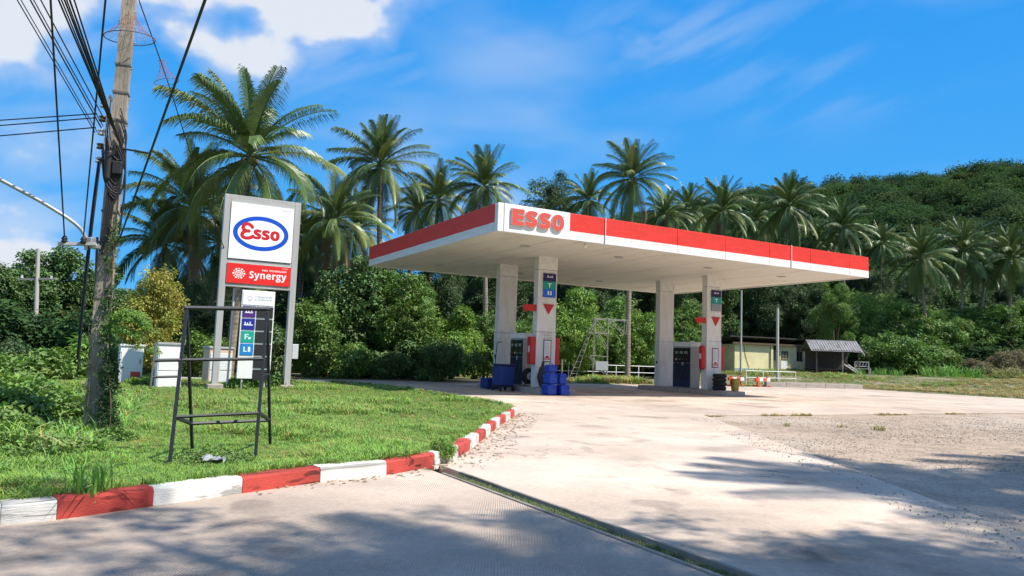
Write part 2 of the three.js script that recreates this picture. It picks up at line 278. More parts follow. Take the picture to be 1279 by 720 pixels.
{
  // loose stones on the lot and the neighbouring concrete
  const stone = new THREE.IcosahedronGeometry(1, 0); const p = stone.attributes.position; for (let i = 0; i < p.count; i++) { const k = 0.75 + 0.5 * hash2(Math.round(p.getX(i) * 50), Math.round(p.getY(i) * 50 + p.getZ(i) * 91), 3); p.setXYZ(i, p.getX(i) * k, p.getY(i) * k * 0.7, p.getZ(i) * k); } stone.computeVertexNormals();
  const g = scatter('gravel', stone, mat(0.40, 0.35, 0.29, 0.95), 60000, (o, r) => {
    const w = -6 - Math.pow(r(), 0.8) * 12, lim = 3.0 + (w + 5.3) * 3.46 / 5.5, off = r() * 13 - 0.7;
    const [x, z] = st(lim + off, w); const dens = fbm(x * 0.4 + 30, z * 0.4 + 30, 4000, 3, 8); if (dens < 0.36 + r() * 0.2) return false;
    const s = 0.003 + Math.pow(r(), 6) * 0.012; o.position.set(x, (off < 0 ? 0 : -0.03) + s * 0.35 + (off > 0 ? (fbm(x * 0.55 + 60, z * 0.55 + 60, 4000, 5, 3) - 0.5) * 0.11 * clamp(off * 1.6) + 0.008 : 0), z); o.rotation.set(r() * 6, r() * 6, r() * 6); o.scale.setScalar(s);
  }, scene, 31, tintOf(0.2, 0.12, 0.2));
  meta(g, 'loose grey gravel strewn over the bare dirt lot', 'gravel', null, 'stuff');
}
// drain channel between apron and forecourt
{
  const root = new THREE.Group(); root.name = 'drain_channel'; root.userData.kind = 'structure'; scene.add(root);
  const W0 = -11.75, W1 = -29, side = (u) => slabGeo([[u, W0], [u, W1], [u + 0.03, W1], [u + 0.03, W0]], 0.012, 0.16, 0.004);
  const dark = mat(0.30, 0.285, 0.255, 0.95, { map: repeated(concreteMap, 0.3, 0.3) });
  part('channel_wall', side(-6.697), dark, root); part('channel_wall', side(-6.494), dark, root);
  part('channel_bed', slabGeo([[-6.664, W0], [-6.664, W1], [-6.497, W1], [-6.497, W0]], -0.05, 0.06, 0.004), mat(0.11, 0.10, 0.06, 1), root);
}
// painted kerb: separately painted blocks
const KERB = [[-9.0, -0.6], [-5.2, -3.36], [-4.55, -3.9], [-3.9, -4.46], [-3.27, -5.0], [-3.03, -5.21], [-2.63, -5.75], [-2.18, -6.37], [-1.7, -7.03], [-1.18, -7.58], [-0.78, -8.34], [-0.57, -9.13], [-0.47, -9.87], [-0.39, -10.63], [-0.31, -11.39], [-0.26, -12.14], [-0.19, -12.84], [-0.12, -13.55], [-0.03, -14.35], [0.06, -15.04], [0.15, -15.81], [0.2, -16.6], [0.06, -17.4]];
const KCOL = ['w', 'r', 'w', 'w', 'r', 'r', 'w', 'r', 'w', 'r', 'w', 'r', 'w', 'r', 'w', 'r', 'w', 'r', 'w', 'r', 'w', 'r'];
KCOL[3] = 'w'; KCOL[4] = 'w'; KCOL[5] = 'r';
{ let c = 'w'; for (const w of [-2.4, -1.4, -0.4, 0.6, 1.6, 2.6, 3.6, 4.6, 5.6, 6.6]) { KERB.push(st(-1.18 + (w > 4.5 ? -0.06 * (w - 4.5) ** 2 : 0), w)); KCOL.push(c); c = c === 'w' ? 'r' : 'w'; } for (const [u, w] of [[-1.75, 7.4], [-2.3, 8.1], [-3.0, 8.7], [-3.9, 9.15], [-4.9, 9.4], [-6.0, 9.5], [-8.0, 9.55]]) { KERB.push(st(u, w)); KCOL.push(c); c = c === 'w' ? 'r' : 'w'; } }
const kerbCurve = new THREE.CatmullRomCurve3(KERB.map(([x, z]) => V(x, 0, z)), false, 'centripetal');
function kerbAt(k, off) { // k in knots; inward offset
  const t = k / (KERB.length - 1), p = kerbCurve.getPoint(t), d = kerbCurve.getTangent(t); return [p.x + d.z * off, p.z - d.x * off];
}
{
  const root = new THREE.Group(); root.name = 'kerb'; root.userData.kind = 'structure'; scene.add(root);
  const wm = mat(0.70, 0.69, 0.66, 0.8, { map: kerbWear, bumpMap: repeated(concreteBump, 2, 2), bumpScale: 0.004 }), rm = mat(0.50, 0.06, 0.045, 0.8, { map: kerbWear, bumpMap: repeated(concreteBump, 2, 2), bumpScale: 0.004 });
  const prof = [[0, -0.05], [0.004, 0.118], [0.022, 0.138], [0.15, 0.142], [0.155, 0.02]];
  const rr = rng(9);
  for (let k = 0; k < KERB.length - 1; k++) {
    const S = 6, pos = [], uv = [], idx = [], jy = (rr() - 0.5) * 0.008, jo = (rr() - 0.5) * 0.008, n = prof.length, g0 = 0.0035 * (1);
    for (let s = 0; s <= S; s++) for (let q = 0; q < n; q++) { const kk = k + g0 + (1 - 2 * g0) * s / S, [x, z] = kerbAt(kk, prof[q][0] + jo), wob = (vnoise(x * 7 + 90, z * 7 + 90, 9999, q) - 0.5) * 0.008; pos.push(x, prof[q][1] + jy + (q > 0 && q < 4 ? wob : 0), z); uv.push(x + z, prof[q][0] + prof[q][1] + (k * 0.37)); }
    for (let s = 0; s < S; s++) for (let q = 0; q < n - 1; q++) { const a = s * n + q, b = a + 1, c = a + n, d = c + 1; idx.push(a, c, b, b, c, d); }
    for (const [s, flip] of [[0, 0], [S, 1]]) for (let q = 1; q < n - 1; q++) { const o = s * n; flip ? idx.push(o, o + q, o + q + 1) : idx.push(o, o + q + 1, o + q); }
    const g = new THREE.BufferGeometry(); g.setAttribute('position', new THREE.Float32BufferAttribute(pos, 3)); g.setAttribute('uv', new THREE.Float32BufferAttribute(uv, 2)); g.setIndex(idx);
    part('kerb_block', toCreasedNormals(g, 0.6), KCOL[k] === 'r' ? rm : wm, root);
  }
}
// lawn behind the kerb
const lawnPoly = []; for (let k = 0; k < KERB.length - 1; k += 0.25) lawnPoly.push(kerbAt(k, 0.13)); lawnPoly.push([-24, -45], [-60, -45], [-60, 4], [-9, 4]);
function inPoly(x, z, P) { let c = false; for (let i = 0, j = P.length - 1; i < P.length; j = i++) { const [xi, zi] = P[i], [xj, zj] = P[j]; if ((zi > z) !== (zj > z) && x < (xj - xi) * (z - zi) / (zj - zi) + xi) c = !c; } return c; }
const kerbPts = []; for (let k = 0; k < KERB.length - 1; k += 0.2) kerbPts.push(kerbAt(k, 0.14));
function kerbDist(x, z) { let m = 1e9; for (const [a, b] of kerbPts) { const q = (x - a) ** 2 + (z - b) ** 2; if (q < m) m = q; } return Math.sqrt(m); }
const lawnY = (x, z) => 0.105 + (fbm(x * 0.5 + 200, z * 0.5 + 200, 9999, 3, 3) - 0.5) * 0.12 * sstep(0, 1.2, kerbDist(x, z)) - sstep(-6, -14, x) * 0.05;
{
  const s = new THREE.Shape(lawnPoly.map(([x, z]) => new THREE.Vector2(x, -z)));
  const tri = new THREE.ShapeGeometry(s); tri.rotateX(-Math.PI / 2);
  const p = tri.attributes.position, uv = []; for (let i = 0; i < p.count; i++) { uv.push(p.getX(i), p.getZ(i)); p.setY(i, 0.085); } tri.setAttribute('uv', new THREE.Float32BufferAttribute(uv, 2)); tri.computeVertexNormals();
  structure('lawn', tri, mat(0.55, 0.62, 0.4, 1, { map: repeated(soilMap, 0.15, 0.15) }));
}
const TREES = [
  [-8.77, -34.0, 3.63, 1.23, 'mid', 0.02, 'rounded green bush growing just right of the tall sign'],
  [-7.7, -37.0, 5.66, 2.17, 'deep', 0.05, 'tallest dense dark green tree in the hedge left of the canopy'],
  [-5.24, -37.0, 5.07, 1.9, 'mid', 0.03, 'broad green tree of the hedge, under the left tip of the canopy'],
  [-2.94, -38.0, 3.5, 1.62, 'bright', 0.03, 'bright yellow-green drooping bush just left of the canopy columns'],
  [-1.37, -40.0, 3.26, 1.28, 'mid', 0.02, 'narrow green bush half hidden by the rear left column'],
  [-3.86, -35.5, 1.91, 1.9, 'deep', 0.0, 'low dark shrub at the foot of the hedge left of the canopy'],
  [-7.6, -34.5, 1.64, 1.55, 'mid', 0.0, 'low leafy shrub at the foot of the tallest hedge tree'],
  [-5.9, -35.0, 1.27, 1.35, 'deep', 0.0, 'small dark shrub in the hedge where the concrete ends'],
  [0.79, -44.0, 3.69, 1.5, 'mid', 0.02, 'green bush seen between the two left columns'],
  [4.11, -50.0, 5.59, 2.24, 'bright', 0.05, 'bright green bush behind the blue jerrycans'],
  [7.29, -54.0, 5.35, 2.65, 'mid', 0.05, 'leafy green tree hanging over the scaffold tower'],
  [9.8, -55.0, 4.8, 2.11, 'bright', 0.15, 'light green bush left of the rear right column'],
  [13.25, -57.0, 5.9, 1.95, 'mid', 0.05, 'green bush between the two right columns'],
  [23.97, -82.0, 9.54, 2.63, 'mid', 0.05, 'green tree just right of the front right column'],
  [26.02, -82.0, 5.83, 2.28, 'deep', 0.02, 'dark bush behind the left end of the yellow house'],
  [-13.81, -52.0, 8.95, 2.55, 'dark', 0.2, 'dark tall tree behind the sign and the hedge'],
  [-9.93, -54.0, 8.35, 2.54, 'dark', 0.2, 'dark tree behind the second tallest palm'],
  [-6.08, -56.0, 8.76, 2.63, 'dark', 0.2, 'dark tree above the left end of the canopy'],
  [-1.4, -60.0, 10.66, 2.95, 'dark', 0.25, 'dark tree behind the left canopy columns'],
  [3.02, -64.0, 17.3, 3.14, 'airy', 0.45, 'airy tall broadleaf tree rising above the canopy lettering'],
  [7.36, -66.0, 11.93, 3.24, 'dark', 0.2, 'dark tree behind the scaffold tower'],
  [14.21, -72.0, 15.09, 3.23, 'dark', 0.2, 'dark tree behind the tall palm over the canopy'],
  [19.55, -76.0, 13.53, 3.57, 'deep', 0.2, 'deep green tree rising over the middle of the canopy'],
  [26.63, -80.0, 13.09, 3.59, 'dark', 0.2, 'dark tree behind the tall bare poles by the house'],
  [31.38, -80.0, 11.96, 3.42, 'dark', 0.2, 'dark tree above the roof of the yellow house'],
  [32.05, -74.0, 9.42, 1.9, 'vine', 0.02, 'tall narrow tree covered in light green creepers behind the shed'],
  [-17.62, -48.0, 7.65, 2.05, 'dark', 0.1, 'dark tree filling the gap behind the sign panel'],
  [-15.42, -50.0, 8.3, 1.92, 'dark', 0.1, 'dark tree just right of the sign panel'],
  [-19.08, -46.0, 6.91, 1.77, 'dark', 0.1, 'dark tree behind the left palms'],
  [-21.48, -46.0, 5.97, 1.67, 'dark', 0.1, 'dark tree behind the yellowish tree'],
  [-0.21, -92.0, 17.28, 4.91, 'deep', 0.2, 'forest tree above the canopy corner'],
  [8.04, -96.0, 19.33, 5.33, 'dark', 0.2, 'forest tree right of the airy tree above the canopy'],
  [14.58, -98.0, 19.4, 5.02, 'deep', 0.2, 'forest tree behind the trunk of the tall palm over the canopy'],
  [23.36, -104.0, 19.66, 5.55, 'mid', 0.2, 'lighter forest tree at the foot of the hill behind the canopy'],
  [31.85, -106.0, 18.57, 5.66, 'deep', 0.2, 'forest tree at the foot of the hill above the right half of the canopy'],
  [39.45, -108.0, 17.38, 5.77, 'mid', 0.2, 'lighter forest tree behind the long-trunked palm'],
  [48.48, -110.0, 17.38, 5.87, 'deep', 0.2, 'forest tree above the right tip of the canopy'],
  [-3.87, -70.0, 11.4, 3.44, 'deep', 0.2, 'tree showing just left of the canopy corner'],
  [37.54, -78.0, 8.57, 4.33, 'vine', 0.03, 'large rounded green bush just right of the shed'],
  [40.41, -76.0, 8.11, 4.06, 'mid', 0.02, 'dark rounded bush in the middle of the right-hand thicket'],
  [37.08, -72.0, 4.77, 3.54, 'mid', 0.0, 'low dark green shrub in front of the right-hand thicket'],
  [44.89, -77.0, 7.68, 3.78, 'vine', 0.02, 'green bush below the two leaning palms on the right'],
  [49.59, -78.0, 8.41, 3.66, 'mid', 0.02, 'green bush below the rightmost palm'],
  [55.44, -80.0, 9.62, 4.1, 'mid', 0.02, 'dark bush cut by the right edge of the picture'],
  [39.96, -71.0, 3.56, 2.58, 'mid', 0.0, 'small round green shrub at the foot of the right-hand thicket'],
  [46.64, -70.0, 3.41, 1.94, 'dry', 0.0, 'dry brownish shrub at the right edge of the clearing'],
  [43.23, -69.0, 2.54, 1.62, 'dry', 0.0, 'low half-dead shrub beside the dry brush pile'],
  [46.57, -98.0, 14.67, 4.6, 'dark', 0.15, 'dark forest tree above the large bush beside the shed'],
  [52.68, -100.0, 14.05, 4.27, 'dark', 0.15, 'dark forest tree behind the left of the three right palms'],
  [57.84, -100.0, 13.69, 4.27, 'deep', 0.15, 'forest tree between the right-hand palms'],
  [64.5, -102.0, 14.69, 4.57, 'dark', 0.15, 'dark forest tree behind the rightmost palms'],
  [71.2, -104.0, 16.84, 4.89, 'deep', 0.15, 'tall forest tree at the right edge of the picture'],
  [-27.0, -40.0, 5.62, 2.14, 'deep', 0.1, 'large tree at the left edge of the picture'],
  [-25.87, -42.0, 6.38, 2.15, 'deep', 0.12, 'tall green tree left of the concrete pole'],
  [-24.18, -44.0, 5.64, 1.88, 'mid', 0.12, 'green tree behind the concrete pole'],
  [-20.9, -40.0, 4.62, 1.2, 'deep', 0.1, 'small dark tree between the concrete pole and the yellowish tree'],
  [-13.03, -27.0, 3.75, 1.15, 'yellow', 0.12, 'yellow-green tree standing left of the sign'],
  [-14.24, -33.0, 3.6, 1.2, 'dark', 0.05, 'dark bushy tree behind the white cabinets'],
  [-12.03, -34.0, 3.51, 1.45, 'dark', 0.03, 'dark bush directly behind the price board'],
  [-9.9, -32.0, 2.47, 0.75, 'deep', 0.02, 'small bush behind the right post of the sign'],
  [-12.12, -30.0, 1.81, 0.96, 'mid', 0.0, 'low green bush left of the price board'],
  [-14.41, -29.0, 1.54, 1.05, 'deep', 0.0, 'low dark bush behind the left white cabinet'],
  [-13.7, -24.0, 1.29, 0.87, 'bright', 0.0, 'bright green shrub just behind the concrete pole'],
  [-13.65, -22.0, 0.89, 1.03, 'mid', 0.0, 'spreading green shrub left of the concrete pole'],
  [-17.37, -26.0, 1.07, 1.11, 'dark', 0.0, 'dark shrub at the left edge of the picture'],
];
const PALMS = [
  [-11.25, 9.4, -31.0, 3.77, 1, 'tallest coconut palm rising behind the sign'],
  [-14.82, 7.62, -34.0, 2.98, 0, 'coconut palm leaning out left of the tall palm behind the sign'],
  [-16.91, 6.22, -36.0, 2.28, 0, 'short coconut palm above the yellowish tree'],
  [-7.77, 11.97, -42.0, 2.81, 1, 'coconut palm standing free between the sign and the canopy'],
  [-9.51, 8.23, -39.0, 2.55, 0, 'coconut palm half hidden behind the right edge of the sign'],
  [-5.69, 12.85, -55.0, 2.79, 0, 'small coconut palm just left of the one over the canopy corner'],
  [-2.12, 12.78, -50.0, 2.81, 0, 'coconut palm rising right behind the canopy corner'],
  [5.96, 14.21, -60.0, 2.5, 0, 'small dark palm left of the tall palm over the canopy'],
  [7.91, 13.7, -50.0, 2.72, 1, 'tall coconut palm rising over the middle left of the canopy roof'],
  [14.19, 15.26, -70.0, 2.59, 0, 'short palm just right of the tall palm over the canopy'],
  [18.59, 15.08, -66.0, 3.07, 0, 'coconut palm over the middle of the canopy roof'],
  [29.65, 18.63, -80.0, 3.94, 0, 'coconut palm with a long bare trunk over the right half of the canopy'],
  [37.23, 17.23, -84.0, 3.65, 0, 'coconut palm above the right tip of the canopy'],
  [40.6, 12.61, -74.0, 3.46, 0, 'left of the three coconut palms on the right'],
  [47.28, 14.07, -78.0, 3.56, 0, 'middle of the three coconut palms on the right'],
  [3.97, 16.95, -78.0, 2.85, 0, 'palm peeping over the canopy just right of the lettering'],
  [19.74, 18.72, -84.0, 3.04, 0, 'palm behind the canopy between the tallest one and the middle one'],
  [28.8, 18.59, -88.0, 2.94, 0, 'darker palm set back between the two palms over the right half'],
  [37.58, 17.13, -92.0, 3.04, 0, 'short palm behind the right tip of the canopy'],
  [47.02, 17.43, -95.0, 3.04, 0, 'palm in the forest edge between the canopy and the three right palms'],
  [58.4, 14.37, -92.0, 2.94, 0, 'short palm between the two rightmost palms'],
  [-12.4, 7.73, -44.0, 2.02, 0, 'low palm showing between the sign and the free standing palm'],
  [-7.98, 12.92, -60.0, 2.48, 0, 'far palm low between the free standing palm and the canopy'],
  [-14.61, 6.54, -37.0, 3.0, 0, 'low palm whose fronds hang beside the left post of the sign'],
  [-13.19, 7.38, -42.0, 3.0, 0, 'low palm showing just above the right corner of the sign'],
  [-10.21, 9.23, -48.0, 2.8, 0, 'low palm below the free standing palm'],
  [50.9, 13.25, -76.0, 3.37, 0, 'coconut palm nearest the right edge of the picture'],
];

// ---------------------------------------------------------------- vegetation
function leafClump(n, leaf, wid, seed, fold = 0.25) { // unit-radius ball of separate leaves
  const r = rng(seed), pos = [];
  for (let k = 0; k < n; k++) {
    const th = r() * 6.283, cz = r() * 2 - 1, sr = Math.sqrt(1 - cz * cz), rad = Math.pow(r(), 0.45);
    const c = V(sr * Math.cos(th), cz * 0.8, sr * Math.sin(th)).multiplyScalar(rad);
    const out = V(c.x + (r() - 0.5) * 1.2, c.y * 0.6 - 0.15 + (r() - 0.5) * 0.9, c.z + (r() - 0.5) * 1.2).normalize();
    const side = V(out.z, (r() - 0.5) * 0.9, -out.x).normalize(), nrm = out.clone().cross(side).normalize(); if (nrm.y < 0) nrm.negate();
    const L = leaf * (0.7 + r() * 0.6), Wd = wid * (0.7 + r() * 0.6);
    const a = c.clone(), t = c.clone().addScaledVector(out, L).addScaledVector(nrm, -L * 0.22), m = c.clone().addScaledVector(out, L * 0.45);
    const l = m.clone().addScaledVector(side, Wd).addScaledVector(nrm, Wd * fold), q = m.clone().addScaledVector(side, -Wd).addScaledVector(nrm, Wd * fold);
    for (const p of [a, l, t, a, t, q]) pos.push(p.x, p.y, p.z);
  }
  const g = new THREE.BufferGeometry(); g.setAttribute('position', new THREE.Float32BufferAttribute(pos, 3)); g.computeVertexNormals(); return g;
}
const CLUMP = { broad: [leafClump(34, 0.62, 0.17, 1), leafClump(34, 0.55, 0.2, 2)], fine: [leafClump(60, 0.42, 0.11, 3), leafClump(56, 0.4, 0.12, 4)], long: [leafClump(34, 0.85, 0.13, 5), leafClump(32, 0.8, 0.14, 6)] };
const KIND = {
  mid: { m: leafMat(0.155, 0.28, 0.04), c: 'broad' }, deep: { m: leafMat(0.10, 0.20, 0.04), c: 'broad' }, dark: { m: leafMat(0.068, 0.14, 0.035), c: 'fine' },
  bright: { m: leafMat(0.21, 0.36, 0.045), c: 'long' }, yellow: { m: leafMat(0.36, 0.36, 0.05), c: 'fine' }, airy: { m: leafMat(0.075, 0.14, 0.04), c: 'fine' },
  vine: { m: leafMat(0.17, 0.30, 0.045), c: 'fine' }, dry: { m: leafMat(0.24, 0.21, 0.10), c: 'long' },
};
const leafTint = tintOf(0.35, 0.14, 0.35);
function crown(parent, cx, cy, cz, rx, ry, kind, seed, dens = 1, cs = null) { // leaf clumps over uneven lobes
  const r = rng(seed), K = KIND[kind], lobes = [], nl = Math.round(9 + rx * 2.2);
  for (let k = 0; k < nl; k++) {
    const th = k * 2.399 + r() * 0.8, yy = 1 - 2 * (k + 0.5) / nl, rr = Math.sqrt(Math.max(0, 1 - yy * yy)), d = 0.40 + r() * 0.46, lr = (0.18 + r() * 0.28);
    lobes.push([cx + Math.cos(th) * rr * rx * d, cy + yy * ry * d * 1.12, cz + Math.sin(th) * rr * rx * d, lr * rx * 1.05, lr * Math.min(ry, rx * 1.4)]);
  }
  const size = cs || clamp(rx * 0.13, 0.24, 0.40), area = 4 * Math.PI * rx * (rx + 2 * ry) / 3, n = Math.min(4200, Math.round(area / (size * size) * 1.15 * dens));
  const pick = [[]];
  for (let k = 0; k < n; k++) {
    const L = lobes[Math.floor(r() * lobes.length)], th = r() * 6.283, cyy = r() * 2 - 1, s = Math.sqrt(1 - cyy * cyy), q = 0.78 + r() * 0.34;
    const p = [L[0] + Math.cos(th) * s * L[3] * q, L[1] + cyy * L[4] * q, L[2] + Math.sin(th) * s * L[3] * q];
    if (p[1] < 0.08) continue;
    dummy.position.set(...p); dummy.rotation.set((r() - 0.5) * 0.9, r() * 6.283, (r() - 0.5) * 0.9); dummy.scale.setScalar(size * (0.6 + r() * 0.75)); dummy.updateMatrix();
    pick[0].push([dummy.matrix.clone(), leafTint(r)]);
  }
  pick.forEach((list, q) => { if (!list.length) return; const im = new THREE.InstancedMesh(CLUMP[K.c][seed & 1], K.m, list.length); list.forEach(([m, c], i) => { im.setMatrixAt(i, m); im.setColorAt(i, c); }); im.name = 'crown'; im.userData.kind = 'stuff'; im.castShadow = im.receiveShadow = true; parent.add(im); });
  return lobes;
}
let treeSeed = 100;
function tree(x, z, top, rx, kind, low, label, opt = {}) {
  const gy = opt.gy ?? groundY(x, z), H = top - gy, seed = treeSeed++, r = rng(seed * 7), shrub = H < 3.6 && low < 0.06;
  const t = thing(shrub ? 'shrub' : 'tree', label, shrub ? 'shrub' : 'tree', [x, gy - 0.03, z], 0, opt.group);
  const ry = H * (1 - low) / 2, cy = H - ry * 1.0;
  const lobes = crown(t, 0, cy * 0.98, 0, rx, ry, kind, seed, opt.dens || (kind === 'airy' ? 0.45 : 1), opt.cs);
  const th = clamp(H * 0.022, 0.04, 0.22), tops = V((r() - 0.5) * rx * 0.3, Math.max(0.3, cy), (r() - 0.5) * rx * 0.3), parts = [taperTube([V(0, -0.1, 0), V((r() - 0.5) * 0.3, cy * 0.4, (r() - 0.5) * 0.3), tops], th * 1.3, th * 0.6, 8, 7)];
  for (let k = 0; k < Math.min(6, lobes.length); k++) { const L = lobes[(k * 2 + 1) % lobes.length], s = V(0, cy * (0.3 + 0.4 * r()), 0); parts.push(taperTube([s, V(lerp(s.x, L[0], 0.5), lerp(s.y, L[1], 0.6) - 0.1, lerp(s.z, L[2], 0.5)), V(L[0], L[1], L[2])], th * 0.6, th * 0.2, 6, 5)); }
  part('trunk', parts, M.trunk, t); return t;
}
// coconut palm fronds, in their own frame: +x outwards, y up
function frond(elev, seed) {
  const r = rng(seed), L = 1, n = 22, pts = []; let a = elev, x = 0, y = 0; const droop = (0.6 + r() * 0.45) * (0.42 + 0.85 * Math.max(0.05, Math.cos(Math.max(-0.9, elev))) ** 0.8);
  for (let i = 0; i <= n; i++) { pts.push(V(x, y, 0)); const t = i / n; a = elev - droop * Math.pow(t, 1.5); a = Math.max(a, -1.5); x += Math.cos(a) * L / n; y += Math.sin(a) * L / n; }
  const c = new THREE.CatmullRomCurve3(pts), rach = taperTube(pts, 0.011, 0.0025, 18, 4), pos = [];
  const N = 96, twist = (r() - 0.5) * 0.9;
  for (let k = 0; k < N; k++) for (const s of [-1, 1]) {
    const t = 0.13 + 0.86 * (k + r() * 0.6) / N, p = c.getPointAt(Math.min(1, t)), d = c.getTangentAt(Math.min(1, t));
    const len = 0.25 * Math.pow(Math.sin(Math.PI * clamp(0.12 + t * 0.82)), 0.6) * (0.82 + r() * 0.36), tw = twist * t, up = V(-d.y, d.x, 0);
    const sd = V(0, 0, s).applyAxisAngle(d, tw), dir = sd.clone().multiplyScalar(0.8).addScaledVector(d, 0.55 + t * 0.35).addScaledVector(up, 0.25 * (1 - t) + (r() - 0.5) * 0.25).normalize();
    const mid = p.clone().addScaledVector(dir, len * 0.5), tip = p.clone().addScaledVector(dir, len * 0.86); mid.y -= len * 0.07; tip.y -= len * (0.34 + r() * 0.3);
    const w = 0.0044, wv = d.clone().addScaledVector(up, 0.5 * s).normalize().multiplyScalar(w);
    const A = p.clone().sub(wv), B = p.clone().add(wv), C = mid.clone().sub(wv), D = mid.clone().add(wv);
    for (const q of [A, B, D, A, D, C, C, D, tip]) pos.push(q.x, q.y, q.z);
  }
  const g = new THREE.BufferGeometry(); g.setAttribute('position', new THREE.Float32BufferAttribute(pos, 3)); g.computeVertexNormals();
  return [g, fix(rach)];
}
const FR = [85, 74, 62, 48, 32, 14, -6, -30, -58].map((e, i) => [0, 1].map((k) => frond(e * Math.PI / 180, 900 + i * 7 + k)));
for (const row of FR) for (const f of row) f[1].deleteAttribute('uv');
const frondGeo = FR.map((row) => row.map(([g, rc]) => mergeGeometries([g, rc])));
const palmM = [leafMat(0.10, 0.17, 0.04), leafMat(0.13, 0.205, 0.05), leafMat(0.08, 0.14, 0.035), leafMat(0.19, 0.235, 0.065)], deadM = leafMat(0.26, 0.19, 0.10);
for (const m of [...palmM]) { m.roughness = 0.42; m.transmission = 0.12; }
const coconut = new THREE.SphereGeometry(0.13, 8, 6).scale(0.9, 1.15, 0.9), cocoM = mat(0.20, 0.19, 0.05, 0.6);
const SPINE = leafMat(0.3, 0.3, 0.1);
function palm(x, y, z, R, big, label, opt = {}) {
  const seed = treeSeed++, r = rng(seed * 13), lx = x + (opt.lean ?? (r() - 0.5) * 1.6), lz = z + (r() - 0.5) * 1.0, gy = groundY(lx, lz), t = thing('coconut_palm', label, 'palm tree', [lx, gy - 0.05, lz], 0, opt.group ?? 'coconut palms');
  const top = V(x - lx, y - gy, z - lz), H = top.y;
  const tr = taperTube([V(0, 0, 0), V(top.x * 0.15 + (r() - 0.5) * 0.3, H * 0.35, top.z * 0.2), V(top.x * 0.6, H * 0.7, top.z * 0.6), top.clone()], 0.20, 0.12, 20, 9);
  const uv = tr.attributes.uv; for (let i = 0; i < uv.count; i++) uv.setXY(i, uv.getY(i), uv.getX(i) * H / 5); part('trunk', tr, M.bark, t);
  const n = 36 + Math.floor(r() * 9), dead = r() < 0.45 ? 2 : 1;
  for (let k = 0; k < n; k++) {
    const q = k / (n - 1), row = clamp(Math.floor(Math.pow(q, 0.86) * 8.5 + (r() - 0.5) * 0.8), 0, 8), m = k >= n - dead && r() > 0.25 ? deadM : palmM[Math.floor(Math.pow(r(), 1.2) * 4)];
    const f = part('frond', frondGeo[row][k & 1], m, t); f.position.set(top.x, top.y + 0.1 - q * 0.25, top.z); f.rotation.set(0, k * 2.399 + (r() - 0.5) * 0.5, 0); f.scale.setScalar(R * (0.98 + r() * 0.24) * (row < 2 ? 0.9 : 1));
  }
  if (big || r() < 0.5) for (let k = 0; k < 7; k++) { const a = k * 0.9 + r(), c = part('coconut', coconut, cocoM, t); c.position.set(top.x + Math.cos(a) * 0.28, top.y - 0.25 - r() * 0.25, top.z + Math.sin(a) * 0.28); }
  return t;
}
for (const a of TREES) tree(...a);
for (const a of PALMS) palm(...a);
// trees standing behind and beside the camera, out of the picture: their shade lies on the concrete
{
  const g = 'roadside trees beside the camera';
  const at = (gx, gz, h) => { const t = h / SUN.y; return [gx + SUN.x * t, gz + SUN.z * t]; };
  const mk = (gx, gz, h, rx, kind, lab, dens) => { const [x, z] = at(gx, gz, h - rx * 0.6); const t = tree(x, z, h, rx, kind, 0.62, lab, { group: g, gy: -0.1, dens, cs: 0.27 }); return t; };
  mk(6.6, -6.6, 15, 3.7, 'airy', 'broad roadside tree shading the gravel lot, out of view beside the camera', 0.08);
  mk(11, -7.4, 15.5, 4.0, 'airy', 'roadside tree farthest to the side of the gravel lot, out of view', 0.08);
  mk(3.6, -4.4, 14.5, 2.9, 'airy', 'roadside tree shading the concrete beside the drain, out of view', 0.09);
  mk(-0.6, -4.5, 14.5, 2.0, 'airy', 'roadside tree shading the concrete below the kerb, out of view', 0.09);
  mk(-3.0, -3.7, 14.5, 2.0, 'airy', 'small roadside tree behind the camera, out of view', 0.09);
  const pp = (gx, gz, h, R, lab) => { const [x, z] = at(gx, gz, h); palm(x, h, z, R, 0, lab, { group: g }); };
  pp(5.4, -7.8, 14, 3.0, 'coconut palm leaning over the concrete, out of view beside the camera');
  pp(9.6, -9.2, 15, 3.0, 'coconut palm leaning over the gravel lot, out of view beside the camera');
  pp(1.2, -3.4, 14, 2.6, 'coconut palm above the drain, out of view behind the camera');
}
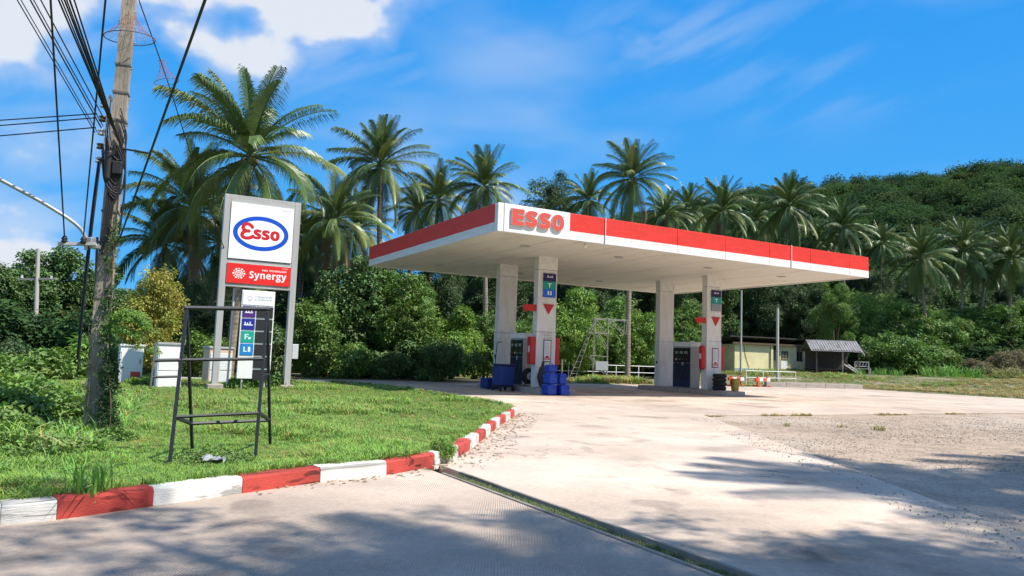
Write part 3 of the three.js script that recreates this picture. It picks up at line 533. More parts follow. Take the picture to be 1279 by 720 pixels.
// forest on the hill: one wood
{
  const proto = (seed) => { const r = rng(seed), list = []; for (let k = 0; k < 60; k++) { const th = r() * 6.283, cy = r() * 1.5 - 0.5, s = Math.sqrt(Math.max(0, 1 - cy * cy)), g = leafClump(30, 0.36, 0.16, seed * 100 + k); const sc = 0.26 + r() * 0.14; g.scale(sc, sc * 0.8, sc); g.translate(Math.cos(th) * s * 0.85, cy * 0.72 + (r() - 0.5) * 0.2, Math.sin(th) * s * 0.85); list.push(g); } return mergeGeometries(list); };
  const root = new THREE.Group(); root.name = 'hill_forest'; scene.add(root); meta(root, 'dense dark green forest covering the hillside', 'forest', null, 'stuff');
  const cols = [leafMat(0.05, 0.10, 0.033), leafMat(0.072, 0.128, 0.04), leafMat(0.04, 0.08, 0.03)];
  for (const m of cols) { m.roughness = 1; m.specularIntensity = 0.2; }
  for (let q = 0; q < 3; q++) scatter('forest_trees', proto(41 + q), cols[q], 3600, (o, r) => {
    const t = lerp(-30, 62, r()) * Math.PI / 180, d = Math.sqrt(lerp(92 * 92, 470 * 470, r())), x = Math.sin(t) * d, z = -Math.cos(t) * d, y = hillY(x, z);
    const s = (1.7 + Math.pow(r(), 1.8) * 5.0) * (d < 150 ? 0.85 : 1); o.position.set(x, y + s * 0.5, z); o.rotation.y = r() * 6.283; o.scale.set(s, s * (0.7 + r() * 0.9), s);
  }, root, 60 + q, tintOf(0.35, 0.2, 0.3)).userData.kind = 'stuff';
  // darker understorey at the foot of the slope
  for (let q = 0; q < 2; q++) scatter('undergrowth', proto(51 + q), cols[q], 420, (o, r) => {
    const t = lerp(-36, 44, r()) * Math.PI / 180, d = lerp(58, 100, r()) + (t > 0.18 ? 28 : 0) - (t < -0.2 ? 14 : 0), x = Math.sin(t) * d, z = -Math.cos(t) * d, s = 1.4 + r() * 1.8;
    o.position.set(x, groundY(x, z) + s * 0.4, z); o.rotation.y = r() * 6.283; o.scale.set(s, s * (0.8 + r() * 0.6), s);
  }, root, 70 + q, tintOf(0.35, 0.2, 0.3)).userData.kind = 'stuff';
}
// grass
function tuftGeo(n, seed, lean = 0.5, wid = 0.05) { // unit height tuft
  const r = rng(seed), pos = [];
  for (let k = 0; k < n; k++) {
    const a = r() * 6.283, b = V((r() - 0.5) * 0.7, 0, (r() - 0.5) * 0.7), h = 0.55 + r() * 0.5, l = lean * (0.3 + r()), d = V(Math.cos(a), 0, Math.sin(a)), s = V(-d.z, 0, d.x).multiplyScalar(wid * (0.7 + r() * 0.6));
    const m = b.clone().addScaledVector(d, l * 0.3 * h).setY(h * 0.55), t = b.clone().addScaledVector(d, l * h).setY(h * (1 - l * 0.35));
    const A = b.clone().sub(s), B = b.clone().add(s), C = m.clone().addScaledVector(s, -0.8), D = m.clone().addScaledVector(s, 0.8);
    for (const q of [A, B, D, A, D, C, C, D, t]) pos.push(q.x, q.y, q.z);
  }
  const g = new THREE.BufferGeometry(); g.setAttribute('position', new THREE.Float32BufferAttribute(pos, 3)); g.computeVertexNormals(); return g;
}
const grassTint = (r) => { const k = 0.75 + r() * 0.5, y = r(); return new THREE.Color().setRGB(k * (0.85 + y * 0.6), k * (0.95 + y * 0.12), k * (0.8 + r() * 0.4)); };
const grassM = leafMat(0.19, 0.36, 0.045), dryGrassM = leafMat(0.34, 0.32, 0.10), lushM = leafMat(0.19, 0.41, 0.05);
for (const m of [grassM, dryGrassM, lushM]) m.transmission = 0.3;
const T1 = tuftGeo(16, 11, 0.7, 0.036), T2 = tuftGeo(16, 12, 0.95, 0.04), T3 = tuftGeo(22, 13, 0.8, 0.022);
{
  const root = new THREE.Group(); root.name = 'lawn_grass'; scene.add(root); meta(root, 'short bright green grass of the lawn behind the kerb', 'grass', null, 'stuff');
  const place = (near) => (o, r) => {
    const z = near ? lerp(-4.4, -13, r()) : lerp(-9, -33, r()), lim = (0.72 * -z + 1.2), x = lerp(-lim, 0.8, Math.pow(r(), 0.8)); if (!inPoly(x, z, lawnPoly)) return false;
    const kd = kerbDist(x, z), wild = fbm(x * 0.7 + 70, z * 0.7 + 70, 9999, 3, 6);
    const h = (0.034 + 0.05 * r()) * (0.8 + sstep(0.5, 0.7, wild) * 1.1) * (near ? 1 : 1.25) * (kd < 0.12 ? 1.15 : 1);
    o.position.set(x, 0.08, z); o.rotation.set((r() - 0.5) * 0.3, r() * 6.283, (r() - 0.5) * 0.3); o.scale.set(h * 1.25, h, h * 1.25);
  };
  scatter('grass', T1, grassM, 56000, place(true), root, 81, grassTint).userData.kind = 'stuff';
  scatter('grass', T2, grassM, 46000, place(false), root, 82, grassTint).userData.kind = 'stuff';
  scatter('grass', T2, lushM, 22000, place(true), root, 83, grassTint).userData.kind = 'stuff';
  scatter('grass', T1, dryGrassM, 9000, place(false), root, 84, grassTint).userData.kind = 'stuff';
  const dryPatch = (o, r) => { if (place(true)(o, r) === false) return false; if (fbm(o.position.x * 0.9 + 30, o.position.z * 0.9 + 30, 9999, 3, 26) < 0.52 + r() * 0.1) return false; };
  scatter('grass', T1, dryGrassM, 26000, dryPatch, root, 88, grassTint).userData.kind = 'stuff';
  const wild = (o, r) => { const z = lerp(-5.2, -15, Math.pow(r(), 0.8)), x = -0.42 * -z - 0.9 - r() * 0.32 * -z; if (!inPoly(x, z, lawnPoly)) return false; const h = (0.12 + r() * r() * 0.34) * (z > -7 ? 0.5 : 1); o.position.set(x, 0.07, z); o.rotation.set((r() - 0.5) * 0.4, r() * 6.283, (r() - 0.5) * 0.4); o.scale.set(h, h, h); };
  scatter('grass', T3, lushM, 2600, wild, root, 85, grassTint).userData.kind = 'stuff';
  scatter('grass', T3, dryGrassM, 500, wild, root, 86, grassTint).userData.kind = 'stuff';
  // tufts leaning out over the kerb
  scatter('grass', T2, grassM, 900, (o, r) => { const [x, z] = kerbAt(lerp(3, 34, r()), 0.12 + r() * 0.06), h = 0.05 + r() * 0.08; o.position.set(x, 0.11, z); o.rotation.set((r() - 0.5) * 0.6, r() * 6.283, (r() - 0.5) * 0.6); o.scale.set(h, h, h); }, root, 87, grassTint).userData.kind = 'stuff';
}
{
  const root = new THREE.Group(); root.name = 'verge_grass'; scene.add(root); meta(root, 'patchy green and straw coloured grass beyond the forecourt', 'grass', null, 'stuff');
  const place = (o, r) => {
    const u = lerp(-10, 75, r()), w = lerp(13.9, 62, Math.pow(r(), 1.2)), [x, z] = st(u, w); if (u < 33.6 && w < 14) return false;
    const d = fbm(x * 0.18 + 40, z * 0.18 + 40, 9999, 3, 16); if (d < 0.36 + r() * 0.14) return false;
    const h = (0.10 + 0.16 * r()) * (0.7 + sstep(0.5, 0.75, d) * 1.3); o.position.set(x, baseY(x, z) - 0.01, z); o.rotation.y = r() * 6.283; o.scale.set(h * 1.5, h, h * 1.5);
  };
  const placeR = (o, r) => { // strip right of the forecourt and around the clearing
    const u = lerp(33.7, 90, r()), w = lerp(-4, 16, r()), [x, z] = st(u, w), d = fbm(x * 0.2 + 40, z * 0.2 + 40, 9999, 3, 16); if (d < 0.3 + r() * 0.2) return false;
    const h = 0.10 + 0.18 * r(); o.position.set(x, baseY(x, z) - 0.01, z); o.rotation.y = r() * 6.283; o.scale.set(h * 1.5, h, h * 1.5);
  };
  scatter('grass', T2, grassM, 22000, place, root, 91, grassTint).userData.kind = 'stuff';
  scatter('grass', T1, dryGrassM, 22000, place, root, 92, grassTint).userData.kind = 'stuff';
  scatter('grass', T1, dryGrassM, 12000, placeR, root, 93, grassTint).userData.kind = 'stuff';
}

// ---------------------------------------------------------------- petrol station canopy
const font = await new FontLoader().loadAsync('fonts/droid/droid_sans_bold.typeface.json');
const LU = 16.576, SW = 11.567, HS = 4.84, FH = 0.818;
// inside a station group: local x = u, local y = up, local z = -w (towards the camera)
const [c0x, c0z] = st(0, 0);
const inStation = (name, label, category, u, w, y = 0, turn = 0, group) => { const [x, z] = st(u, w); return thing(name, label, category, [x, y, z], YAW + turn, group); };
{
  const can = thing('station_canopy', 'large flat petrol station canopy with red and white fascia on four white columns', 'canopy', [c0x, 0, c0z], YAW);
  part('roof_deck', box(LU - 0.2, 0.12, SW - 0.2, LU / 2, HS + 0.5, -SW / 2), M.greySteel, can);
  // soffit in sheet-metal strips
  const N = 22, pitch = (LU - 0.12) / N;
  for (let k = 0; k < N; k++) { const g = box(pitch - 0.02, 0.03, SW - 0.12, 0.06 + pitch * (k + 0.5), HS + 0.055 + (k % 3) * 0.002, -SW / 2); const uv = g.attributes.uv; for (let i = 0; i < uv.count; i++) uv.setXY(i, uv.getX(i) * 0.3 + k * 0.37, uv.getY(i) * 2.3 + k * 0.61); part('soffit_panel', g, M.soffit, can); }
  // eaves trim below the fascia
  for (const [w, d, x, z] of [[LU, 0.06, LU / 2, -0.03], [LU, 0.06, LU / 2, -SW + 0.03], [0.06, SW - 0.12, 0.03, -SW / 2], [0.06, SW - 0.12, LU - 0.03, -SW / 2]]) part('eaves_trim', box(w, 0.07, d, x, HS + 0.035, z), M.white, can);
  // front fascia: white corner piece and sign board, then red panels over a white band
  part('corner_post', rbox(0.2, FH + 0.02, 0.2, 0.01, 0.085, HS + FH / 2, -0.085), M.white, can);
  const board = part('sign_board', rbox(2.27, FH + 0.01, 0.1, 0.006, 0.19 + 1.135, HS + FH / 2, -0.02), M.whiteClean, can);
  const seams = [2.465, 3.78, 6.73, 8.89, 11.04, 12.16, 13.2, 15.43, LU];
  const lens = [];
  const panelFace = (a, b, z, list) => { };
  for (let k = 0; k < seams.length - 1; k++) {
    const a = seams[k] + 0.006, b = seams[k + 1] - 0.006, w = b - a, c = (a + b) / 2;
    part('red_panel', rbox(w, 0.545, 0.05, 0.006, c, HS + 0.273 + 0.2725, -0.005 - (k % 2) * 0.004), M.red, can);
    part('white_band', rbox(w, 0.272, 0.05, 0.005, c, HS + 0.136, -0.004 - ((k + 1) % 2) * 0.004), M.white, can);
  }
  for (const s of [3.78, 12.16]) part('drip_pipe', [bar([s, HS - 0.02, 0.035], [s, HS + FH + 0.03, 0.035], 0.018, 0.018, 6)], M.white, can);
  part('rear_fascia', box(LU, FH, 0.05, LU / 2, HS + FH / 2, -SW + 0.005), M.red, can);
  for (const [x, sgn] of [[-0.005, -1], [LU + 0.005, 1]]) {
    const cuts = [0.19, 2.9, 5.8, 8.7, SW];
    for (let k = 0; k < 4; k++) { const a = cuts[k] + 0.006, b = cuts[k + 1] - 0.006; part('red_panel', rbox(0.05, 0.545, b - a, 0.006, x, HS + 0.545, -(a + b) / 2), M.red, can); part('white_band', rbox(0.05, 0.272, b - a, 0.005, x - sgn * 0.004, HS + 0.136, -(a + b) / 2), M.white, can); }
  }
  // standing letters on the sign board
  const word = 'ESSO', face = M.redFade, side = mat(0.55, 0.53, 0.50, 0.6);
  let cx = 0.40; for (const ch of word) {
    const g = new TextGeometry(ch, { font, size: 0.46, depth: 0.05, curveSegments: 8, bevelEnabled: true, bevelThickness: 0.008, bevelSize: 0.008, bevelOffset: 0.03, bevelSegments: 2 }); g.computeBoundingBox(); const b = g.boundingBox, w = b.max.x - b.min.x;
    const sx = 0.435 / w; g.translate(-b.min.x, -b.min.y, 0); g.scale(sx, 0.50 / (b.max.y - b.min.y), 1); g.translate(cx, HS + 0.205, 0.035); cx += 0.435 + 0.025;
    const m = part('letter', g, [face, side], board); m.position.set(0, 0, 0);
  }
  part('trade_mark', box(0.12, 0.03, 0.004, 2.22, HS + 0.66, 0.033), mat(0.5, 0.5, 0.5), board);
  // recessed lamps, unlit
  for (const u of [2.2, 6.0, 10.2, 14.2]) for (const w of [2.2, 9.2]) part('downlight', [new THREE.TorusGeometry(0.15, 0.025, 6, 16).rotateX(Math.PI / 2).translate(u, HS + 0.035, -w), new THREE.CylinderGeometry(0.14, 0.14, 0.01, 16).translate(u, HS + 0.036, -w)], M.greySteel, can);
  part('camera_dome', [new THREE.SphereGeometry(0.07, 10, 8).translate(3.3, HS - 0.06, -0.35), bar([3.3, HS - 0.02, -0.35], [3.3, HS + 0.05, -0.35], 0.04)], M.whiteClean, can);
  // columns, cladding in three lengths; notices, price panels and boxes are their pieces
  const priceTex = (rows) => canvasTex(128, 256, (x, w, h) => { const cols = { n: '#161a4a', g: '#0e8f86', b: '#1464c8', s: '#8a8f94' }; rows.forEach((c, i) => { x.fillStyle = cols[c]; x.fillRect(0, i * h / rows.length, w, h / rows.length); x.fillStyle = 'rgba(235,240,250,0.9)'; if (c === 'n') { x.fillStyle = '#c9b6d8'; x.fillRect(30, i * h / 3 + 36, 66, 8); x.fillRect(36, i * h / 3 + 20, 14, 20); x.fillRect(60, i * h / 3 + 26, 10, 14); x.fillRect(80, i * h / 3 + 20, 12, 18); } else if (c === 'g') { x.fillRect(40, i * h / 3 + 20, 44, 9); x.fillRect(57, i * h / 3 + 20, 10, 44); } else if (c === 'b') { x.fillRect(42, i * h / 3 + 18, 16, 44); x.fillRect(68, i * h / 3 + 18, 16, 44); } }); });
  const noticeTex = canvasTex(128, 320, (x, w, h) => { x.fillStyle = '#2c3038'; x.fillRect(0, 0, w, h); x.fillStyle = '#d5d6da'; x.fillRect(12, 12, w - 24, h - 24); x.fillStyle = '#a8adb6'; for (let k = 0; k < 9; k++) x.fillRect(24, 30 + k * 20, 50 + (k * 37) % 30, 7); x.fillStyle = '#b3202a'; x.beginPath(); x.arc(64, 262, 34, Math.PI, 0); x.fill(); x.fillRect(20, 262, 88, 26); x.fillStyle = '#ece4e4'; x.fillRect(38, 270, 52, 8); });
  const textTex = canvasTex(256, 160, (x, w, h) => { x.fillStyle = '#cfcdc6'; x.fillRect(0, 0, w, h); x.fillStyle = '#3a3d42'; const r = rng(4); for (let row = 0; row < 3; row++) for (let k = 0; k < 12; k++) { if (r() < 0.15) continue; const y = 18 + row * 50, X = 20 + k * 18 + (row ? 24 : 0); if (X > 225) continue; x.fillRect(X, y, 4, 26); x.fillRect(X, y, 12, 4); if (r() > 0.5) x.fillRect(X + 9, y + 8, 4, 18); } });
  const CW = 0.80, CD = 0.30;
  [[3.87, 4.09, 1, ['n', 'g', 'b']], [3.87, 7.035, 0], [11.99, 4.09, 2, ['n', 'g', 's']], [11.99, 7.035, 0]].forEach(([u, w, dress, rows]) => {
    const col = new THREE.Group(); col.name = 'column'; col.position.set(u, 0, -w); can.add(col);
    const bx = (n, a, b, m, grow = 0) => part(n, rbox(CW + grow, b - a - 0.012, CD + grow, 0.012, CW / 2, (a + b) / 2, -CD / 2), m, col);
    bx('cladding', 0.19, 2.18, M.columnBase, 0.01); bx('cladding', 2.18, 4.42, M.column); bx('cladding', 4.42, HS + 0.06, M.column, 0.014);
    part('core', box(CW - 0.06, HS - 0.3, CD - 0.06, CW / 2, HS / 2 + 0.1, -CD / 2), M.greySteel, col);
    part('switch', rbox(0.03, 0.12, 0.07, 0.008, -0.012, 1.25, -CD / 2), M.black, col);
    if (!dress) return;
    const flat = (n, w2, h2, d2, x, y, map, m) => { const mm = map ? new THREE.MeshStandardMaterial({ map, roughness: 0.5 }) : m; return part(n, box(w2, h2, d2, x, y, d2 / 2 + 0.006), mm, col); };
    flat('price_panel', 0.52, 0.86, 0.05, 0.46, 3.86, priceTex(rows));
    const tri = new THREE.Shape([new THREE.Vector2(-0.23, 0.16), new THREE.Vector2(0.23, 0.16), new THREE.Vector2(0, -0.2)]);
    part('triangle_sign', new THREE.ExtrudeGeometry(tri, { depth: 0.03, bevelEnabled: false }).translate(0.46, 3.02, 0.006), M.redDeep, col);
    flat('notice_frame', 0.33, 0.80, 0.03, 0.45, 1.50, noticeTex);
    if (dress === 1) flat('lettering', 0.46, 0.30, 0.012, 0.45, 2.06, textTex);
    // arrow board standing off the side of the column
    const arrow = new THREE.Shape([new THREE.Vector2(0, 0.16), new THREE.Vector2(-0.62, 0.16), new THREE.Vector2(-0.80, 0.03), new THREE.Vector2(-0.62, -0.20), new THREE.Vector2(-0.5, -0.20), new THREE.Vector2(-0.5, -0.14), new THREE.Vector2(0, -0.16)].map((p) => p.multiplyScalar(0.72)));
    part('arrow_sign', new THREE.ExtrudeGeometry(arrow, { depth: 0.04, bevelEnabled: false }).translate(-0.01, 3.02, -0.1), M.redDeep, col);
    part('hose_box', rbox(0.2, 0.98, 0.26, dress === 2 ? 0.09 : 0.02, -0.11, 1.5, -CD / 2), M.redDeep, col);
    part('box_label', box(0.012, 0.22, 0.12, -0.212, 1.55, -CD / 2), mat(0.6, 0.55, 0.52), col);
    part('hose_box', rbox(0.2, 0.98, 0.26, 0.02, CW + 0.11, 1.5, -CD / 2), M.redDeep, col);
  });
}
// pump islands
function island(u, label) {
  const g = inStation('pump_island', label, 'pump island', u + 0.4, 5.6, 0, 0, 'pump islands');
  const s = new THREE.Shape(), w = 0.62, h = 2.75, r = 0.3; s.moveTo(-w + r, -h); s.lineTo(w - r, -h); s.quadraticCurveTo(w, -h, w, -h + r); s.lineTo(w, h - r); s.quadraticCurveTo(w, h, w - r, h); s.lineTo(-w + r, h); s.quadraticCurveTo(-w, h, -w, h - r); s.lineTo(-w, -h + r); s.quadraticCurveTo(-w, -h, -w + r, -h);
  part('plinth', new THREE.ExtrudeGeometry(s, { depth: 0.19, bevelEnabled: true, bevelSize: 0.012, bevelThickness: 0.012, bevelSegments: 2, curveSegments: 8 }).rotateX(-Math.PI / 2).translate(0, -0.01, 0), M.kerbGrey, g);
}
island(3.87, 'raised concrete pump island under the left pair of columns'); island(11.99, 'raised concrete pump island under the right pair of columns');
// fuel dispensers
function dispenser(u, w, label, variant) {
  const g = inStation('fuel_dispenser', label, 'fuel pump', u, w, 0.2, 0, 'fuel dispensers'), L = variant ? 1.15 : 1.0, D = 0.5, Ht = 1.82;
  part('body', [rbox(D, Ht, L, 0.02, 0, Ht / 2, 0)], M.greySteel, g);
  part('header', rbox(D + 0.05, 0.2, L + 0.04, 0.02, 0, Ht + 0.03, 0), M.whiteClean, g);
  for (const s of [-1, 1]) {
    const X = s * (D / 2 + 0.012);
    part('door_panel', rbox(0.03, 1.0, L - 0.1, 0.01, X, 0.54, 0), M.navy, g);
    const disp = part('display_panel', rbox(0.03, 0.62, L - 0.1, 0.01, X, 1.38, 0), M.glassDark, g);
    for (const z of [-0.28, 0.0, 0.28]) part('readout', box(0.012, 0.10, 0.2, X + s * 0.016, 1.5, z), mat(0.28, 0.30, 0.28, 0.3), disp);
    const grade = [mat(0.35, 0.03, 0.03), mat(0.6, 0.58, 0.5), mat(0.5, 0.4, 0.08), mat(0.05, 0.2, 0.3)];
    for (let k = 0; k < 4; k++) part('grade_button', box(0.012, 0.07, 0.10, X + s * 0.016, 1.2, -0.33 + k * 0.22), grade[(k + variant) % 4], disp);
    for (let k = 0; k < 3; k++) { const z = -0.3 + k * 0.3; part('nozzle', [bar([X + s * 0.05, 1.12, z], [X + s * 0.07, 0.9, z], 0.022), bar([X + s * 0.05, 1.12, z], [X + s * 0.11, 1.17, z], 0.016)], M.black, g); part('hose', tube([[X + s * 0.07, 0.92, z], [X + s * 0.12, 0.45, z + 0.05], [X + s * 0.10, 0.3, z + 0.12], [X + s * 0.06, 0.8, z + 0.18], [X + s * 0.03, 1.7, z + 0.12]], 0.014, 18, 5), M.rubber, g); }
    part('pale_sticker', box(0.008, 0.14, 0.14, X + s * 0.018, 1.02, 0.1), mat(0.5, 0.5, 0.48), g);
  }
}
dispenser(4.27, 5.75, 'grey and navy fuel dispenser beside the blue trolley bin', 0);
dispenser(12.4, 5.75, 'grey and navy fuel dispenser on the right pump island', 1);
// blue jerrycans stacked in front of the island
{
  const spots = [[3.62, 2.75, 0, 0.55, 'large blue jerrycan at the bottom left of the stack by the pump'], [4.08, 2.6, 0, 0.38, 'blue jerrycan at the bottom right of the stack, its end towards the road'], [3.68, 2.78, 0.37, 0.45, 'blue jerrycan in the middle layer of the stack'], [4.06, 2.66, 0.37, 0.30, 'small blue jerrycan beside the yellow post on the stack'], [3.74, 2.85, 0.74, 0.34, 'topmost blue jerrycan of the stack']];
  spots.forEach(([u, w, y, L, lab], k) => {
    const H = k === 4 ? 0.28 : 0.36, Wd = k === 3 ? 0.28 : 0.34, g = inStation('jerrycan', lab, 'jerrycan', u, w, y, (k * 37 % 11 - 5) * 0.02, 'blue jerrycans stacked at the pump');
    part('body', rbox(Wd, H, L, 0.06, 0, H / 2 + 0.004, 0), M.bluePlastic, g);
    part('ribs', [0.3, 0.7].map((q) => rbox(Wd + 0.016, 0.035, L + 0.016, 0.012, 0, H * q, 0)), M.bluePlastic, g);
    part('handle', tube([[0, H - 0.01, -0.1], [0, H + 0.04, -0.06], [0, H + 0.04, 0.06], [0, H - 0.01, 0.1]], 0.014, 10, 6), M.bluePlastic, g);
    part('cap', new THREE.CylinderGeometry(0.035, 0.035, 0.03, 10).rotateX(Math.PI / 2).translate(Wd * 0.22, H * 0.72, L / 2 + 0.012), M.blueDark, g);
  });
  const y = inStation('marker_post', 'pale yellow short post standing behind the blue jerrycans', 'post', 4.35, 3.1, 0); part('shaft', bar([0, 0, 0], [0, 1.22, 0], 0.035, 0.03, 8), mat(0.55, 0.52, 0.28), y); part('foot', new THREE.CylinderGeometry(0.1, 0.12, 0.04, 10).translate(0, 0.02, 0), M.rubber, y);
}
// trolley with a blue bin, hose reel, blue crate
{
  const t = inStation('trolley_bin', 'dark blue bin on a wheeled trolley with long black handle', 'trolley', 3.15, 5.15, 0);
  part('bin', [rbox(0.55, 0.72, 0.72, 0.05, 0, 0.56, 0)], M.blueDark, t); part('lid', rbox(0.6, 0.06, 0.78, 0.02, 0, 0.95, 0), M.navy, t);
  part('frame', [bar([-0.26, 0.17, 0.34], [0.26, 0.17, 0.34], 0.02), bar([-0.26, 0.17, -0.34], [0.26, 0.17, -0.34], 0.02), bar([-0.26, 0.17, -0.34], [-0.26, 0.17, 0.34], 0.02), bar([0.26, 0.17, -0.34], [0.26, 0.17, 0.34], 0.02)], M.blackMetal, t);
  part('handle', [bar([-0.22, 0.17, -0.36], [-0.05, 1.75, -0.46], 0.017), bar([-0.05, 1.75, -0.46], [0.12, 1.78, -0.46], 0.017)], M.blackMetal, t);
  for (const [x, z] of [[-0.26, 0.3], [0.26, 0.3], [-0.26, -0.3], [0.26, -0.3]]) part('wheel', [new THREE.TorusGeometry(0.065, 0.03, 6, 14).rotateY(Math.PI / 2).translate(x, 0.096, z), bar([x - 0.02, 0.096, z], [x + 0.02, 0.096, z], 0.045)], M.rubber, t);
  const h = inStation('hose_reel', 'black hose coiled on a round reel beside the left dispenser', 'hose reel', 4.0, 4.75, 0.21);
  part('coil', [0, 1, 2].map((k) => new THREE.TorusGeometry(0.26 - k * 0.045, 0.035, 7, 20).translate(0, 0.36, k * 0.05 - 0.05)), M.rubber, h); part('drum', new THREE.CylinderGeometry(0.13, 0.13, 0.2, 14).rotateX(Math.PI / 2).translate(0, 0.36, 0), mat(0.45, 0.46, 0.47, 0.5), h); part('stand', [bar([-0.2, 0, 0], [0, 0.36, 0.1], 0.015), bar([0.2, 0, 0], [0, 0.36, 0.1], 0.015), bar([-0.2, 0, 0], [0, 0.36, -0.1], 0.015), bar([0.2, 0, 0], [0, 0.36, -0.1], 0.015)], M.blackMetal, h);
  const c = inStation('blue_crate', 'small blue plastic crate beside the rear left column', 'crate', 3.35, 6.6, 0);
  part('walls', [box(0.42, 0.34, 0.02, 0, 0.2, 0.3), box(0.42, 0.34, 0.02, 0, 0.2, -0.3), box(0.02, 0.34, 0.62, -0.22, 0.2, 0), box(0.02, 0.34, 0.62, 0.22, 0.2, 0), box(0.42, 0.02, 0.6, 0, 0.04, 0)], M.blueDark, c); part('rim', [box(0.48, 0.03, 0.03, 0, 0.385, 0.312), box(0.48, 0.03, 0.03, 0, 0.385, -0.312), box(0.03, 0.03, 0.6, -0.232, 0.385, 0), box(0.03, 0.03, 0.6, 0.232, 0.385, 0)], M.bluePlastic, c);
  const b = inStation('black_bag', 'black bundled hose and cover in front of the front left column', 'bundle', 3.95, 3.75, 0.21);
  { const g = new THREE.IcosahedronGeometry(0.32, 3), p = g.attributes.position; for (let i = 0; i < p.count; i++) { const x = p.getX(i), y = p.getY(i), z = p.getZ(i), k = 0.75 + 0.5 * fbm3(x * 4 + 9, y * 5 + 3, z * 4 + 2, 3); p.setXYZ(i, x * k * 0.55, y * k * 1.25 + 0.38, z * k * 0.55); } g.computeVertexNormals(); part('cover', g, mat(0.035, 0.033, 0.035, 0.7), b); part('neck', bar([0, 0.7, 0], [0.03, 0.92, 0], 0.07, 0.04), mat(0.05, 0.045, 0.04), b); }
  const k = inStation('tyre_stack', 'stack of black tyres in front of the front right column', 'tyres', 12.3, 3.68, 0.2);
  for (let q = 0; q < 4; q++) part('tyre', new THREE.TorusGeometry(0.2, 0.085, 10, 22).rotateX(Math.PI / 2).translate((q % 2) * 0.02, 0.09 + q * 0.165, 0), M.rubber, k);
  const yb = inStation('yellow_bin', 'small ochre yellow bin at the corner of the right pump island', 'bin', 12.78, 3.3, 0.2);
  part('bin', new THREE.CylinderGeometry(0.17, 0.14, 0.46, 4, 1).rotateY(Math.PI / 4).translate(0, 0.23, 0), mat(0.42, 0.30, 0.06, 0.7), yb); part('rim', rbox(0.27, 0.04, 0.27, 0.01, 0, 0.47, 0), mat(0.36, 0.26, 0.05), yb);
}
